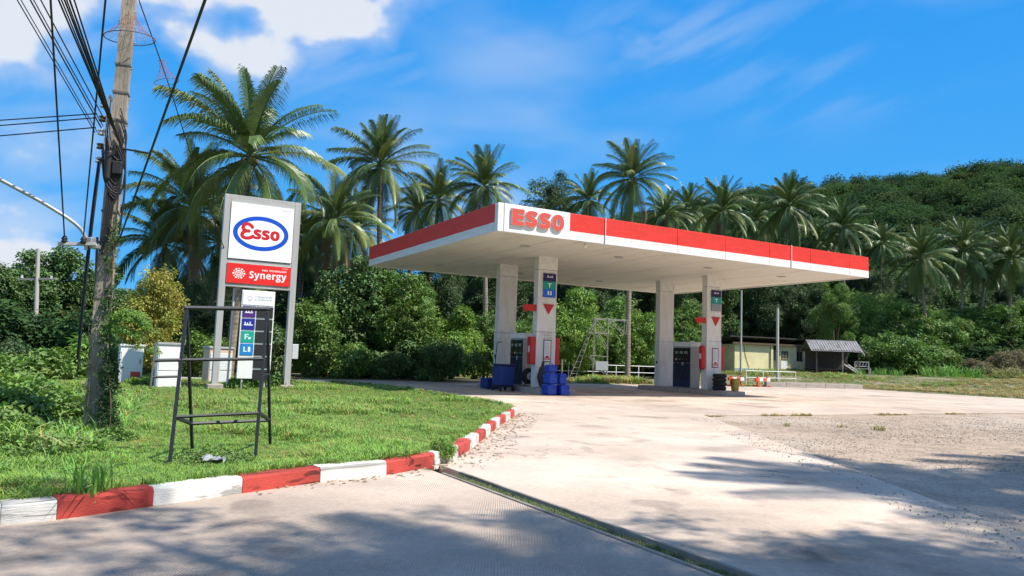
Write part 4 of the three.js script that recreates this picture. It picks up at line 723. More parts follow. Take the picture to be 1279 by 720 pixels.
// ---------------------------------------------------------------- roadside sign, parallel to the canopy front
{
  const s = thing('roadside_sign', 'tall grey pylon sign with white oval logo panel over red panel', 'sign', [-7.92, 0.085, -20.3], YAW);
  for (const x of [0.04, 1.94]) part('post', rbox(0.17, 5.36, 0.2, 0.012, x, 2.66, -0.1), M.greySteel, s);
  part('backing', box(1.74, 2.5, 0.1, 0.99, 4.1, -0.12), M.greySteel, s);
  part('cross_rail', rbox(1.73, 0.20, 0.2, 0.01, 0.99, 5.24, -0.1), M.greySteel, s); part('cross_rail', rbox(1.73, 0.11, 0.19, 0.01, 0.99, 3.50, -0.1), M.greySteel, s); part('cross_rail', rbox(1.73, 0.09, 0.19, 0.01, 0.99, 2.84, -0.1), M.greySteel, s);
  const logo = canvasTex(1024, 960, (x, w, h) => {
    x.fillStyle = '#f3f4f6'; x.fillRect(0, 0, w, h);
    x.lineWidth = 74; x.strokeStyle = '#0f4fc4'; x.beginPath(); x.ellipse(500, 500, 415, 262, 0, 0, Math.PI * 2); x.stroke();
    x.fillStyle = '#c8202c'; x.strokeStyle = '#c8202c'; x.lineWidth = 12; x.lineJoin = 'round'; x.textAlign = 'left'; x.textBaseline = 'alphabetic';
    x.save(); x.translate(372, 592); x.font = 'bold 280px sans-serif'; const ww = x.measureText('sso').width; x.scale(440 / ww, 1); x.fillText('sso', 0, 0); x.lineWidth = 17; x.strokeText('sso', 0, 0); x.restore();
    x.lineCap = 'round'; x.lineWidth = 58; x.beginPath(); x.moveTo(350, 400); x.bezierCurveTo(320, 338, 205, 330, 205, 420); x.bezierCurveTo(205, 462, 250, 478, 300, 474); x.stroke(); x.beginPath(); x.moveTo(300, 474); x.bezierCurveTo(180, 470, 160, 585, 250, 596); x.bezierCurveTo(300, 602, 340, 585, 368, 556); x.stroke();
    x.fillStyle = '#cc3a44'; for (const [a, b, w, h] of [[812, 44, 9, 26], [830, 50, 26, 8], [846, 50, 8, 22], [866, 46, 8, 26], [866, 64, 28, 8], [906, 42, 9, 30], [924, 52, 24, 8], [940, 52, 8, 24]]) x.fillRect(a, b, w, h);
  });
  const red = canvasTex(1024, 360, (x, w, h) => {
    x.fillStyle = '#e02a26'; x.fillRect(0, 0, w, h); x.strokeStyle = '#fbeeee'; x.fillStyle = '#fbeeee'; x.lineWidth = 15; x.beginPath(); x.arc(190, 180, 52, 0, 7); x.stroke(); x.beginPath(); x.arc(190, 180, 24, 0, 7); x.stroke();
    for (let k = 0; k < 12; k++) { const a = k * Math.PI / 6; x.beginPath(); x.arc(190 + Math.cos(a) * 86, 180 + Math.sin(a) * 86, k % 2 ? 12 : 17, 0, 7); x.fill(); }
    x.font = 'bold 44px sans-serif'; x.textAlign = 'right'; x.fillText('FUEL TECHNOLOGY', 958, 108); x.font = 'bold 176px sans-serif'; const ww = x.measureText('Synergy').width; x.save(); x.translate(348, 250); x.textAlign = 'left'; x.scale(610 / ww, 1); x.fillText('Synergy', 0, 0); x.restore(); for (const [a, b, w, h] of [[880, 24, 6, 16], [892, 28, 18, 5], [916, 24, 6, 16], [928, 34, 18, 5], [952, 24, 6, 16], [962, 28, 16, 5]]) x.fillRect(a, b, w, h);
  });
  const facePanel = (name, w, h, x, y, tex) => { const g = box(w, h, 0.05, x, y, 0); part(name, g, [M.whiteClean, M.whiteClean, M.whiteClean, M.whiteClean, new THREE.MeshStandardMaterial({ map: tex, roughness: 0.35 }), M.whiteClean], s); };
  facePanel('logo_panel', 1.70, 1.56, 0.985, 4.355, logo); facePanel('slogan_panel', 1.71, 0.545, 0.985, 3.17, red);
  part('junction_box', rbox(0.17, 0.42, 0.14, 0.015, 2.12, 1.08, -0.1), M.paleMetal, s);
  part('footing', [rbox(0.4, 0.16, 0.4, 0.02, 0.04, 0.06, -0.1), rbox(0.4, 0.16, 0.4, 0.02, 1.94, 0.06, -0.1)], M.kerbGrey, s);
  // price board below it
  const [bx, bz] = [-7.92 + UX * 1.0 - WX * 0.06, -20.3 + UZ * 1.0 - WZ * 0.06];
  const p = thing('price_board', 'white fuel price board with coloured grade tiles and black number slots', 'price board', [bx, 0.085, bz], YAW);
  part('board', rbox(0.88, 2.42, 0.09, 0.01, 0, 1.51, 0), M.whiteClean, p);
  const head = canvasTex(512, 256, (x, w, h) => { x.fillStyle = '#eef0f2'; x.fillRect(0, 0, w, h); x.strokeStyle = '#7a8288'; x.lineWidth = 8; x.beginPath(); x.arc(110, 130, 36, 0, 7); x.stroke(); x.fillStyle = '#7a8288'; x.fillRect(80, 176, 60, 10); x.fillStyle = '#4a5058'; const r = rng(8); for (let row = 0; row < 2; row++) for (let k = 0; k < 13; k++) { const X = 200 + k * 22, y = 84 + row * 56; x.fillRect(X, y, 5, 32); x.fillRect(X, y, 15, 5); if (r() > 0.4) x.fillRect(X + 12, y + 6, 4, 26); if (r() > 0.7) x.fillRect(X + 4, y - 14, 10, 5); } });
  part('heading', box(0.82, 0.36, 0.012, 0, 2.5, 0.052), new THREE.MeshStandardMaterial({ map: head, roughness: 0.5 }), p);
  const tile = (bg, mark) => new THREE.MeshStandardMaterial({ roughness: 0.45, map: canvasTex(128, 128, (x, w, h) => { x.fillStyle = bg; x.fillRect(0, 0, w, h); x.fillStyle = '#e8ecf4'; mark(x); }) });
  const tiles = [tile('#4a2478', (x) => { x.fillRect(24, 70, 80, 10); x.fillRect(30, 44, 12, 26); x.fillRect(56, 40, 10, 30); x.fillRect(80, 44, 16, 20); }), tile('#1d2a8c', (x) => { x.fillRect(20, 66, 88, 12); x.fillRect(26, 40, 12, 28); x.fillRect(50, 46, 12, 22); x.fillRect(76, 36, 10, 32); }), tile('#0fa28a', (x) => { x.fillRect(36, 34, 40, 10); x.fillRect(36, 34, 11, 56); x.fillRect(36, 58, 30, 9); x.fillRect(74, 66, 22, 24); }), tile('#147fc4', (x) => { x.fillRect(32, 34, 12, 56); x.fillRect(32, 80, 36, 10); x.fillRect(76, 34, 24, 56); })];
  for (let k = 0; k < 6; k++) {
    const y = 2.13 - k * 0.345; part('number_slot', rbox(0.44, 0.305, 0.03, 0.006, 0.19, y, 0.048), M.black, p);
    if (k < 4) part('grade_tile', box(0.34, 0.31, 0.014, -0.23, y, 0.052), tiles[k], p);
  }
  part('leg', bar([-0.3, -0.1, 0], [-0.3, 0.4, 0], 0.03), M.greySteel, p); part('leg', bar([0.3, -0.1, 0], [0.3, 0.4, 0], 0.03), M.greySteel, p);
  const gp = thing('thin_post', 'thin pale pipe standing beside the price board', 'pipe', [bx - UX * 0.62 + WX * 0.3, 0.085, bz - UZ * 0.62 + WZ * 0.3], 0); part('pipe', bar([0, 0, 0], [0.02, 2.75, 0], 0.03), M.paleMetal, gp); part('pipe_cap', new THREE.SphereGeometry(0.036, 8, 6).translate(0.02, 2.75, 0), M.paleMetal, gp);
}
// white cabinets in the grass
function cabinet(x, z, w, h, d, turn, label, o) {
  const c = thing('metal_cabinet', label, 'cabinet', [x, 0.08, z], turn, 'white cabinets in the grass');
  part('body', rbox(w, h, d, 0.012, 0, h / 2, 0), o.body, c); part('lid', rbox(w + 0.06, 0.06, d + 0.06, 0.01, 0, h + 0.02, 0), o.lid, c);
  part('door', rbox(w - 0.06, h * 0.46, 0.02, 0.005, 0, h * 0.63, d / 2 + 0.006), o.door, c); part('door', rbox(w - 0.06, h * 0.36, 0.02, 0.005, 0, h * 0.19, d / 2 + 0.006), o.low || o.door, c);
  part('handle', box(0.02, 0.12, 0.02, w * 0.36, h * 0.6, d / 2 + 0.024), M.black, c);
  if (o.patch) part('red_patch', box(w * 0.42, h * 0.22, 0.006, w * 0.2, h * 0.22, d / 2 + 0.02), M.redFade, c);
  return c;
}
cabinet(-10.85, -21.6, 0.6, 1.08, 0.4, 0.62, 'white metal cabinet with a red patch, partly behind the ivy', { body: M.whiteClean, lid: M.white, door: M.whiteClean, patch: 1 });
cabinet(-9.25, -20.5, 0.62, 1.16, 0.4, 0.58, 'clean white metal cabinet standing alone in the grass', { body: M.whiteClean, lid: M.greySteel, door: M.whiteClean });
cabinet(-9.05, -23.4, 0.72, 1.1, 0.5, 0.75, 'pale cabinet with a peach coloured side behind the sign post', { body: mat(0.62, 0.45, 0.34, 0.7), lid: M.greySteel, door: mat(0.62, 0.66, 0.68, 0.6) });
// black metal A-frame stand
{
  const c = thing('sign_stand', 'empty black metal A-frame sign stand on the lawn', 'stand', [0, 0, 0]);
  const FL = [-3.13, 0.07, -7.11], FR = [-2.54, 0.07, -7.73], BL = [-3.36, 0.07, -8.17], BR = [-2.71, 0.07, -8.75], TL = [-3.29, 1.59, -7.6], TR = [-2.67, 1.64, -8.2];
  const mix = (a, b, t) => a.map((q, i) => lerp(q, b[i], t));
  for (const [a, b] of [[FL, TL], [FR, TR], [BL, TL], [BR, TR]]) part('leg', sqbar(a, b, 0.027, 0.027), M.blackMetal, c);
  part('top_rail', sqbar(mix(TL, TR, -0.03), mix(TL, TR, 1.03), 0.032), M.blackMetal, c);
  const rail = (A, B, T1, T2, t, e0, e1, w) => part('rail', sqbar(mix(mix(A, T1, t), mix(B, T2, t), e0), mix(mix(A, T1, t), mix(B, T2, t), e1), w), M.blackMetal, c);
  rail(FL, FR, TL, TR, 0.30, 0, 1, 0.022); rail(BL, BR, TL, TR, 0.21, 0, 1, 0.026); rail(FL, FR, TL, TR, 0.655, -0.30, 1, 0.024); rail(FL, FR, TL, TR, 0.55, -0.30, 0, 0.016);
  part('end_bracket', sqbar(mix(mix(FL, TL, 0.76), mix(FR, TR, 0.76), -0.30), mix(mix(FL, TL, 0.48), mix(FR, TR, 0.48), -0.30), 0.018), M.blackMetal, c);
  part('side_brace', sqbar(mix(FR, TR, 0.545), mix(BR, TR, 0.545), 0.022), M.blackMetal, c); part('side_brace', sqbar(mix(FL, TL, 0.3), mix(BL, TL, 0.21), 0.03), M.blackMetal, c); part('side_brace', sqbar(mix(FR, TR, 0.3), mix(BR, TR, 0.21), 0.03), M.blackMetal, c);
}

// ---------------------------------------------------------------- concrete pole, cables, nets
const PX = -4.86, PZ = -8.92;
{
  const t = thing('utility_pole', 'tall weathered square concrete utility pole behind the weeds', 'utility pole', [PX, 0, PZ], 0.3);
  const H = 8.6, g = new THREE.CylinderGeometry(0.112 / 1.414, 0.175 / 1.414, H, 4, 60).rotateY(Math.PI / 4).toNonIndexed(); g.scale(1.06, 1, 0.94); g.translate(0, H / 2 - 0.05, 0); g.computeVertexNormals();
  const uv = g.attributes.uv; for (let i = 0; i < uv.count; i++) uv.setXY(i, uv.getX(i), uv.getY(i) * 2.2); part('shaft', g, M.pole, t);
  const hw = (y) => lerp(0.0875, 0.056, y / H) + 0.006;
  for (const y of [1.74, 2.40, 2.78, 3.42, 3.56, 3.9, 4.25, 4.6]) { const w = hw(y); part('steel_strap', [box(2 * w * 1.06, 0.025, 0.008, 0, y, w * 0.95), box(2 * w * 1.06, 0.025, 0.008, 0, y, -w * 0.95), box(0.008, 0.025, 2 * w * 0.94, w * 1.07, y, 0), box(0.008, 0.025, 2 * w * 0.94, -w * 1.07, y, 0)], mat(0.16, 0.14, 0.12, 0.7), t); }
  for (let k = 0; k < 16; k++) { const y = 0.6 + k * 0.36, w = hw(y); part('step_bolt', bar([w * 0.9 + 0.005, y, (k % 2 - 0.5) * 0.08], [w + 0.035, y, (k % 2 - 0.5) * 0.08], 0.008, 0.008, 6), M.galv, t); }
  // bracket rack with spool insulators
  part('insulator_rack', [box(0.03, 0.9, 0.05, -0.12, 3.75, 0.02), box(0.1, 0.03, 0.05, -0.09, 4.15, 0.02), box(0.1, 0.03, 0.05, -0.09, 3.35, 0.02)], M.galv, t);
  for (let k = 0; k < 5; k++) part('spool_insulator', new THREE.LatheGeometry([[0.02, 0], [0.045, 0.005], [0.045, 0.02], [0.026, 0.035], [0.045, 0.05], [0.045, 0.065], [0.02, 0.07]].map((p) => new THREE.Vector2(...p)), 10).translate(-0.17, 3.36 + k * 0.17, 0.02), k % 2 ? mat(0.10, 0.05, 0.03, 0.25) : mat(0.5, 0.5, 0.48, 0.25), t);
  part('junction_closure', [new THREE.CylinderGeometry(0.04, 0.04, 0.3, 12).translate(-0.05, 3.32, 0.12), new THREE.SphereGeometry(0.04, 10, 8).translate(-0.05, 3.47, 0.12), new THREE.SphereGeometry(0.04, 10, 8).translate(-0.05, 3.17, 0.12)], M.black, t);
  part('closure_box', rbox(0.11, 0.16, 0.07, 0.015, 0.05, 3.3, 0.12), M.black, t);
  // slack loops and cable tails strapped round the pole
  const r = rng(77), loops = []; for (let k = 0; k < 12; k++) { const y0 = 3.3 + r() * 0.55, s = 0.09 + r() * 0.05, d = r() * 0.5; loops.push(tube([[-s, y0 + 0.2, 0.08], [-s * 0.4, y0 - 0.2 - d * 0.2, 0.12], [s * 0.6, y0 - 0.3 - d * 0.25, 0.12], [s, y0 - 0.05, 0.1], [s * 0.3, y0 + 0.2, 0.12]], 0.005 + r() * 0.006, 20, 5)); }
  for (let k = 0; k < 6; k++) { const x = (r() - 0.5) * 0.2, x2 = x + (r() - 0.5) * 0.12; loops.push(tube([[x * 0.7, 3.5, 0.11], [x2 * 0.7, 2.9, 0.11], [x2 * 0.7 - 0.03, 2.55 - r() * 0.4, 0.11]], 0.009, 14, 5)); }
  loops.push(tube([[0.12, 3.5, 0.1], [0.15, 3.0, 0.12], [0.13, 2.5, 0.13]], 0.012, 12, 5), tube([[-0.17, 3.4, 0.05], [-0.19, 2.6, 0.08], [-0.2, 1.0, 0.1]], 0.013, 16, 5), tube([[-0.14, 3.4, 0.1], [-0.17, 2.2, 0.11], [-0.18, 0.8, 0.12]], 0.010, 16, 5));
  part('cable_loops', loops, M.cable, t);
  part('cross_bolt', bar([0, 3.55, 0.1], [0.38, 3.52, 0.12], 0.012), M.black, t);
}
// overhead cables
const cableG = 'overhead cables at the concrete pole';
const sag = (a, b, d, r) => { const A = V(...a), B = V(...b), m = A.clone().lerp(B, 0.5); m.y -= d; return tube([A, A.clone().lerp(m, 0.5).setY(lerp(A.y, m.y, 0.5) - d * 0.25), m, m.clone().lerp(B, 0.5).setY(lerp(m.y, B.y, 0.5) - d * 0.25), B], r, 20, 6); };
{
  const C = [[[-5.07, 3.72, -8.8], [-3.62, 8.04, 2.6]], [[-5.04, 3.72, -8.8], [-4.0, 8.37, 2.0]], [[-5.0, 3.78, -8.8], [-3.25, 7.81, 2.6]], [[-4.98, 3.8, -8.8], [-3.56, 7.99, 2.0]], [[-4.97, 3.88, -8.8], [-2.8, 7.33, 2.6]], [[-4.87, 3.8, -8.8], [-2.65, 8.03, 2.0]], [[-4.85, 3.76, -8.8], [-2.19, 7.94, 2.6]], [[-4.82, 3.72, -8.8], [-2.55, 8.43, 2.0]], [[-4.8, 3.68, -8.8], [-2.14, 8.34, 2.6]], [[-4.78, 3.63, -8.8], [-2.65, 9.06, 1.7]], [[-4.75, 3.56, -8.8], [-2.16, 9.13, 2.3]]];
  C.forEach(([a, b], k) => solo('overhead_cable', tube([V(...a), V(...a).lerp(V(...b), 0.5), V(...b)], [0.006, 0.005, 0.008, 0.006, 0.007, 0.010, 0.008, 0.010, 0.008, 0.011, 0.009][k], 12, 6), M.cable, 'black cable in the bundle running up and left from the concrete pole', 'cable', cableG));
}
{
  const line = (a, b, k, r, lab) => { const A = V(...a), B = V(...b); solo('overhead_cable', tube([A, A.clone().lerp(B, k * 0.5), A.clone().lerp(B, k)], r, 10, 6), M.cable, lab, 'cable', cableG); };
  line([-5.2, 2.42, -8.6], [-3.27, 3.56, -5.0], 2.4, 0.008, 'lone cable dropping to the left insulator of the lamp bracket');
  line([-4.98, 2.45, -8.6], [-2.89, 3.57, -5.0], 2.4, 0.008, 'lone cable dropping to the right insulator of the lamp bracket');
  line([-4.69, 2.46, -8.85], [-1.98, 3.36, -4.5], 2.2, 0.010, 'slack cable slanting up right from the side of the concrete pole');
  solo('overhead_cable', tube([[-7.87, 3.62, -20.6], [-8.1, 5.6, -18.7], [-8.26, 7.47, -17.0], [-8.24, 8.58, -15.5], [-8.2, 10.6, -12.9]], 0.013, 24, 6), M.cable, 'thin guy wire with a hanging net running down to the sign', 'cable', cableG);
  const far = [[[-14.5, 4.75, -12.6], [-5.07, 3.95, -8.8]], [[-14.5, 4.58, -12.6], [-5.07, 3.90, -8.8]], [[-14.5, 4.36, -12.6], [-5.07, 3.78, -8.8]]];
  far.forEach(([a, b], k) => solo('overhead_cable', sag(a, b, 0.12, 0.008), M.cable, ['topmost', 'middle', 'lowest'][k] + ' of the three level cables left of the concrete pole', 'cable', cableG));
  // funnel nets
  const net = (pos, R, H, lab, turn, tilt) => {
    const t = thing('net_funnel', lab, 'net', pos, 0, 'funnel nets'); t.rotation.set(tilt[0], turn, tilt[1]);
    const prof = (q) => [R * (0.22 + 0.78 * Math.pow(q, 2.3)), -H * q], strands = [], rings = [];
    for (let k = 0; k < 30; k++) { const a = k / 30 * 6.283, b = a + 0.5, pts = []; for (let i = 0; i <= 6; i++) { const [rr, y] = prof(i / 6), c = a + (b - a) * i / 6 * (k % 2 ? 1 : -1); pts.push(V(Math.cos(c) * rr, y, Math.sin(c) * rr)); } strands.push(tube(pts, 0.0016, 8, 3)); }
    for (let i = 1; i < 6; i++) { const [rr, y] = prof(i / 6); rings.push(new THREE.TorusGeometry(rr, 0.0016, 3, 24).rotateX(Math.PI / 2).translate(0, y, 0)); }
    part('netting', [...strands, ...rings], mat(0.36, 0.12, 0.08, 0.8), t); const [rr, y] = prof(1);
    part('rim', new THREE.TorusGeometry(rr, 0.006, 6, 36).rotateX(Math.PI / 2).translate(0, y, 0), mat(0.10, 0.10, 0.11, 0.6), t);
    const [r0, y0] = prof(0); part('collar', new THREE.TorusGeometry(r0, 0.006, 5, 20).rotateX(Math.PI / 2).translate(0, y0, 0), mat(0.34, 0.08, 0.06, 0.7), t);
  };
  net([PX, 5.37, PZ], 0.285, 0.4, 'funnel shaped net flared round the concrete pole', 0, [0.1, 0.06]);
  net([-8.27, 7.75, -16.75], 0.27, 0.5, 'small reddish funnel net hanging on the thin guy wire', 0, [0.15, 0.25]);
  // street lamp bracket on its own thin steel pole
  const L = thing('street_lamp_bracket', 'galvanised lamp bracket with long curved arm on a thin steel pole', 'lamp bracket', [-5.0, 0.05, -8.9]);
  const loc = (x, y, z) => [x + 5.0, y - 0.05, z + 8.9];
  part('pole', bar([0.11, 0, -0.05], [0.0, 2.42, -0.02], 0.016, 0.015), mat(0.16, 0.13, 0.11, 0.7), L);
  part('arm', tube([loc(-4.98, 2.28, -8.68), loc(-5.0, 2.45, -8.66), loc(-5.06, 2.55, -8.6), loc(-5.29, 2.73, -8.4), loc(-5.59, 2.93, -8.0), loc(-6.3, 3.38, -7.1), loc(-6.9, 3.72, -6.3)], 0.021, 40, 8), M.galv, L);
  part('crossarm', sqbar(loc(-5.26, 2.33, -8.6), loc(-4.86, 2.35, -8.66), 0.035), M.greySteel, L);
  for (const x of [-5.2, -4.98]) part('insulator', new THREE.LatheGeometry([[0.0, 0], [0.028, 0.0], [0.036, 0.02], [0.024, 0.03], [0.036, 0.05], [0.024, 0.062], [0.02, 0.08], [0, 0.085]].map((p) => new THREE.Vector2(...p)), 10).translate(...loc(x, 2.345, -8.605)), M.black, L);
  part('clamp', [rbox(0.12, 0.1, 0.1, 0.01, ...loc(-4.97, 2.38, -8.7)), rbox(0.1, 0.05, 0.09, 0.01, ...loc(-4.92, 2.33, -8.75))], M.galv, L);
}
// ivy climbing the concrete pole
function leafSpray(name, parent, n, place, seed, m, geo) { const s = scatter(name, geo, m, n, place, parent, seed, leafTint); s.userData.kind = 'stuff'; return s; }
{
  const t = thing('climbing_vine', 'leafy ivy climbing the side of the concrete pole', 'vine', [PX - 0.03, 0.06, PZ]);
  leafSpray('leaves', t, 170, (o, r) => { const y = Math.pow(r(), 1.1) * 1.05, a = r() * 6.283, R = (0.07 + 0.05 * (1 - y / 1.2)) * (0.2 + r() * 0.8); o.position.set(0.27 - y * 0.05 + Math.cos(a) * R, y, 0.1 + Math.sin(a) * R); o.rotation.set(r() * 3, r() * 6, r() * 3); o.scale.setScalar(0.035 + r() * 0.03); }, 201, leafMat(0.05, 0.12, 0.025), CLUMP.broad[0]);
  leafSpray('leaves', t, 70, (o, r) => { const y = 1.0 + r() * 1.6, a = r() * 6.283; o.position.set(0.17 - y * 0.012 + Math.cos(a) * 0.05, y, 0.1 + Math.sin(a) * 0.06); o.rotation.set(r() * 3, r() * 6, r() * 3); o.scale.setScalar((0.035 + r() * 0.03) * (y > 1.8 ? 0.7 : 1)); }, 202, leafMat(0.07, 0.15, 0.03), CLUMP.broad[1]);
  leafSpray('leaves', t, 34, (o, r) => { const y = r() * 1.5; o.position.set((r() - 0.5) * 0.26, y, 0.15 + r() * 0.04); o.rotation.set(r() * 3, r() * 6, r() * 3); o.scale.setScalar(0.02 + r() * 0.015); }, 203, leafMat(0.05, 0.12, 0.025), CLUMP.broad[1]);
  part('stems', [tube([[0.2, 0, 0.1], [0.24, 0.5, 0.12], [0.2, 1.1, 0.1], [0.16, 1.9, 0.1], [0.13, 2.6, 0.1]], 0.01, 20, 5), tube([[0.3, 0, 0.15], [0.33, 0.4, 0.2], [0.22, 0.9, 0.14]], 0.008, 14, 5), tube([[0, 0, 0.16], [0.04, 0.6, 0.16], [-0.04, 1.4, 0.15]], 0.006, 14, 5)], M.trunk, t);
  // feathery branch reaching out to the right
  const b = thing('feathery_branch', 'bright green feathery branch reaching right from the pole', 'branch', [PX + 0.1, 1.35, PZ + 0.1]);
  for (const [dx, y0, y1, s] of [[0.62, 0.12, 0.02, 1], [0.55, 0.2, 0.14, 2], [0.5, -0.02, -0.06, 3], [0.72, -0.2, -0.22, 4]]) {
    part('twig', tube([[0, y0 * 0.5, 0], [dx * 0.5, y0 + 0.05, 0.05], [dx, y1, 0.1]], 0.005, 14, 5), M.trunk, b);
    leafSpray('leaflets', b, s === 4 ? 18 : 40, (o, r) => { const q = r(), x = dx * q; o.position.set(x, lerp(lerp(y0 * 0.5, y0 + 0.05, Math.min(1, q * 2)), y1, Math.max(0, q * 2 - 1)) + (r() - 0.6) * 0.05, 0.1 * q + (r() - 0.5) * 0.09); o.rotation.set(r() * 0.6, r() * 6, r() * 0.6); o.scale.setScalar(0.035 + r() * 0.02); }, 210 + s, leafMat(0.24, 0.42, 0.06), CLUMP.fine[0]);
  }
}
// weeds at the left foreground
function weed(x, z, h, rx, kind, label, seed, size = 0.13, n = 420) {
  const t = thing('weed_clump', label, 'weeds', [x, 0.05, z], 0, 'weeds round the concrete pole'), K = KIND[kind];
  leafSpray('leaves', t, n, (o, r) => { const a = r() * 6.283, q = Math.sqrt(r()), y = Math.pow(r(), 0.7) * h * (1 - 0.55 * q * q); o.position.set(Math.cos(a) * q * rx, y + 0.02, Math.sin(a) * q * rx); o.rotation.set(r() * 1.2 - 0.6, r() * 6, r() * 1.2 - 0.6); o.scale.setScalar(size * (0.6 + r() * 0.7)); }, seed, K.m, CLUMP[K.c][seed & 1]);
  const r = rng(seed), st2 = []; for (let k = 0; k < 14; k++) { const a = r() * 6.283, q = r() * rx * 0.8; st2.push(bar([Math.cos(a) * q * 0.4, 0, Math.sin(a) * q * 0.4], [Math.cos(a) * q, h * (0.5 + r() * 0.4), Math.sin(a) * q], 0.006, 0.003, 4)); } part('stems', st2, mat(0.10, 0.14, 0.04), t);
}
weed(-6.1, -9.6, 0.55, 0.7, 'mid', 'tall leafy weeds just left of the concrete pole', 301);
weed(-7.3, -10.6, 0.62, 0.9, 'bright', 'bright green leafy weeds farther left of the concrete pole', 302, 0.16);
weed(-5.7, -8.2, 0.36, 0.6, 'mid', 'dark leafy weeds in front and left of the concrete pole', 303, 0.11);
weed(-5.1, -7.0, 0.3, 0.55, 'mid', 'leafy weeds at the left edge in front of the pole', 304, 0.09);
weed(-4.45, -7.3, 0.2, 0.5, 'mid', 'low dark weeds between the pole and the grass tuft', 305, 0.08);
weed(-9.3, -13.0, 0.8, 1.1, 'mid', 'large spread of weeds at the left edge behind the pole', 306, 0.2);
weed(-11.8, -15.5, 1.0, 1.4, 'bright', 'large bright weeds at the far left of the lawn', 307, 0.22);
weed(-7.8, -12.0, 0.5, 0.7, 'bright', 'light green weeds behind and left of the concrete pole', 308, 0.12);
weed(-4.5, -8.7, 0.14, 0.2, 'mid', 'small leafy weeds at the foot of the ivy', 309, 0.07, 260);
weed(-6.6, -21.6, 0.42, 0.45, 'mid', 'leafy creeping weeds below the price board', 310, 0.12, 220);
weed(-7.35, -21.0, 0.36, 0.4, 'bright', 'bright weeds round the left post of the sign', 311, 0.11, 200);
weed(-10.0, -21.3, 0.22, 0.6, 'bright', 'bright weeds growing in front of the white cabinets', 312, 0.13, 300);
weed(-2.9, -7.5, 0.1, 0.4, 'mid', 'low dark leafy weeds under the black sign stand', 313, 0.05, 260);
weed(-0.72, -8.62, 0.2, 0.13, 'bright', 'small bright green weed sprouting at the head of the drain', 314, 0.045, 110);
{
  const t = solo('grass_tuft', tuftGeo(70, 401, 1.0, 0.016).scale(0.42, 0.42, 0.42).translate(-3.0, 0.08, -5.5), lushM, 'large arching grass tuft beside the kerb', 'grass tuft');
  const t2 = solo('grass_tuft', tuftGeo(36, 402, 1.0, 0.02).scale(0.3, 0.3, 0.3).translate(-4.1, 0.08, -6.0), lushM, 'smaller grass tuft at the left edge behind the kerb', 'grass tuft');
  // dry grass clumps on the dirt lot
  for (const [x, z, s, lab] of [[7.6, -15.5, 0.2, 'largest dry grass clump on the dirt lot'], [7.0, -15.9, 0.14, 'small dry grass clump beside the largest one on the dirt lot'], [5.9, -16.0, 0.11, 'tiny dry grass clump nearest the concrete edge']]) solo('grass_tuft', tuftGeo(60, 410 + Math.round(x * 10), 0.9, 0.018).scale(s * 1.6, s, s * 1.6).translate(x, -0.02, z), dryGrassM, lab, 'grass tuft', 'dry grass on the lot');
  // weeds rooted in the joint between concrete and dirt
  const jw = scatter('joint_weeds', T2, dryGrassM, 1500, (o, r) => { const u = 3 + r() * 26, [x, z] = st(u, -5.33 - r() * 0.14); if (fbm(u * 0.7 + 9, 2, 999, 3, 5) < 0.42 + r() * 0.16) return false; const h = 0.03 + r() * r() * 0.1; o.position.set(x, -0.03, z); o.rotation.y = r() * 6; o.scale.set(h * 1.3, h, h * 1.3); }, scene, 441, grassTint); meta(jw, 'dry weeds growing along the joint between concrete and dirt', 'weeds', null, 'stuff');
  // moss and weeds in the drain
  const d = scatter('drain_weeds', T2, leafMat(0.13, 0.20, 0.05), 3000, (o, r) => { const q = r(), w = lerp(-11.8, -17, q), n = fbm(w * 1.3 + 40, 3, 999, 3, 6); if (n < 0.28 + r() * 0.22) return false; const [x, z] = st(-6.58 + (r() - 0.5) * 0.15, w), h = 0.025 + r() * 0.04; o.position.set(x, -0.052, z); o.rotation.y = r() * 6; o.scale.set(h, h, h); }, scene, 421, grassTint); meta(d, 'small weeds and moss growing inside the drain channel', 'weeds', null, 'stuff');
  // fallen leaves and twigs along the kerb
  const leafG = new THREE.BufferGeometry(); leafG.setAttribute('position', new THREE.Float32BufferAttribute([0, 0, 0, 0.3, 0.12, 0.5, 0, 0.02, 1, 0, 0, 0, 0, 0.02, 1, -0.3, 0.14, 0.5], 3)); leafG.computeVertexNormals();
  const lit = scatter('fallen_leaves', leafG, mat(0.25, 0.17, 0.09, 0.9, { side: THREE.DoubleSide })  , 650, (o, r) => { const k = lerp(7, 21, Math.pow(r(), 0.7)), [x, z] = kerbAt(k, -0.03 - Math.pow(r(), 2.2) * (k > 10 ? 0.55 : 0.25)); o.position.set(x, 0.006, z); o.rotation.set((r() - 0.5) * 0.6, r() * 6.3, (r() - 0.5) * 0.6); o.scale.setScalar(0.02 + r() * 0.04); }, scene, 431, tintOf(0.5, 0.3, 0.3)); meta(lit, 'dry fallen leaves lying along the kerb', 'leaves', null, 'stuff');
  const tw = rng(55), twigs = []; for (let k = 0; k < 40; k++) { const [x, z] = kerbAt(lerp(9, 19, tw()), -0.05 - tw() * 0.45), a = tw() * 6.3, l = 0.06 + tw() * 0.16; twigs.push(bar([x, 0.008, z], [x + Math.cos(a) * l, 0.012, z + Math.sin(a) * l], 0.004, 0.002, 4)); }
  const t3 = solo('dry_twigs', twigs, mat(0.16, 0.11, 0.07, 0.95), 'thin dry twigs scattered beside the far kerb', 'twigs', null, 'stuff');
  const scrap = new THREE.PlaneGeometry(0.2, 0.11, 8, 5), sp = scrap.attributes.position; for (let i = 0; i < sp.count; i++) sp.setXYZ(i, sp.getX(i) * (0.8 + 0.4 * hash2(i, 3, 1)), sp.getY(i) * (0.7 + 0.6 * hash2(i, 5, 2)), (hash2(i, 7, 3) - 0.5) * 0.06); scrap.computeVertexNormals();
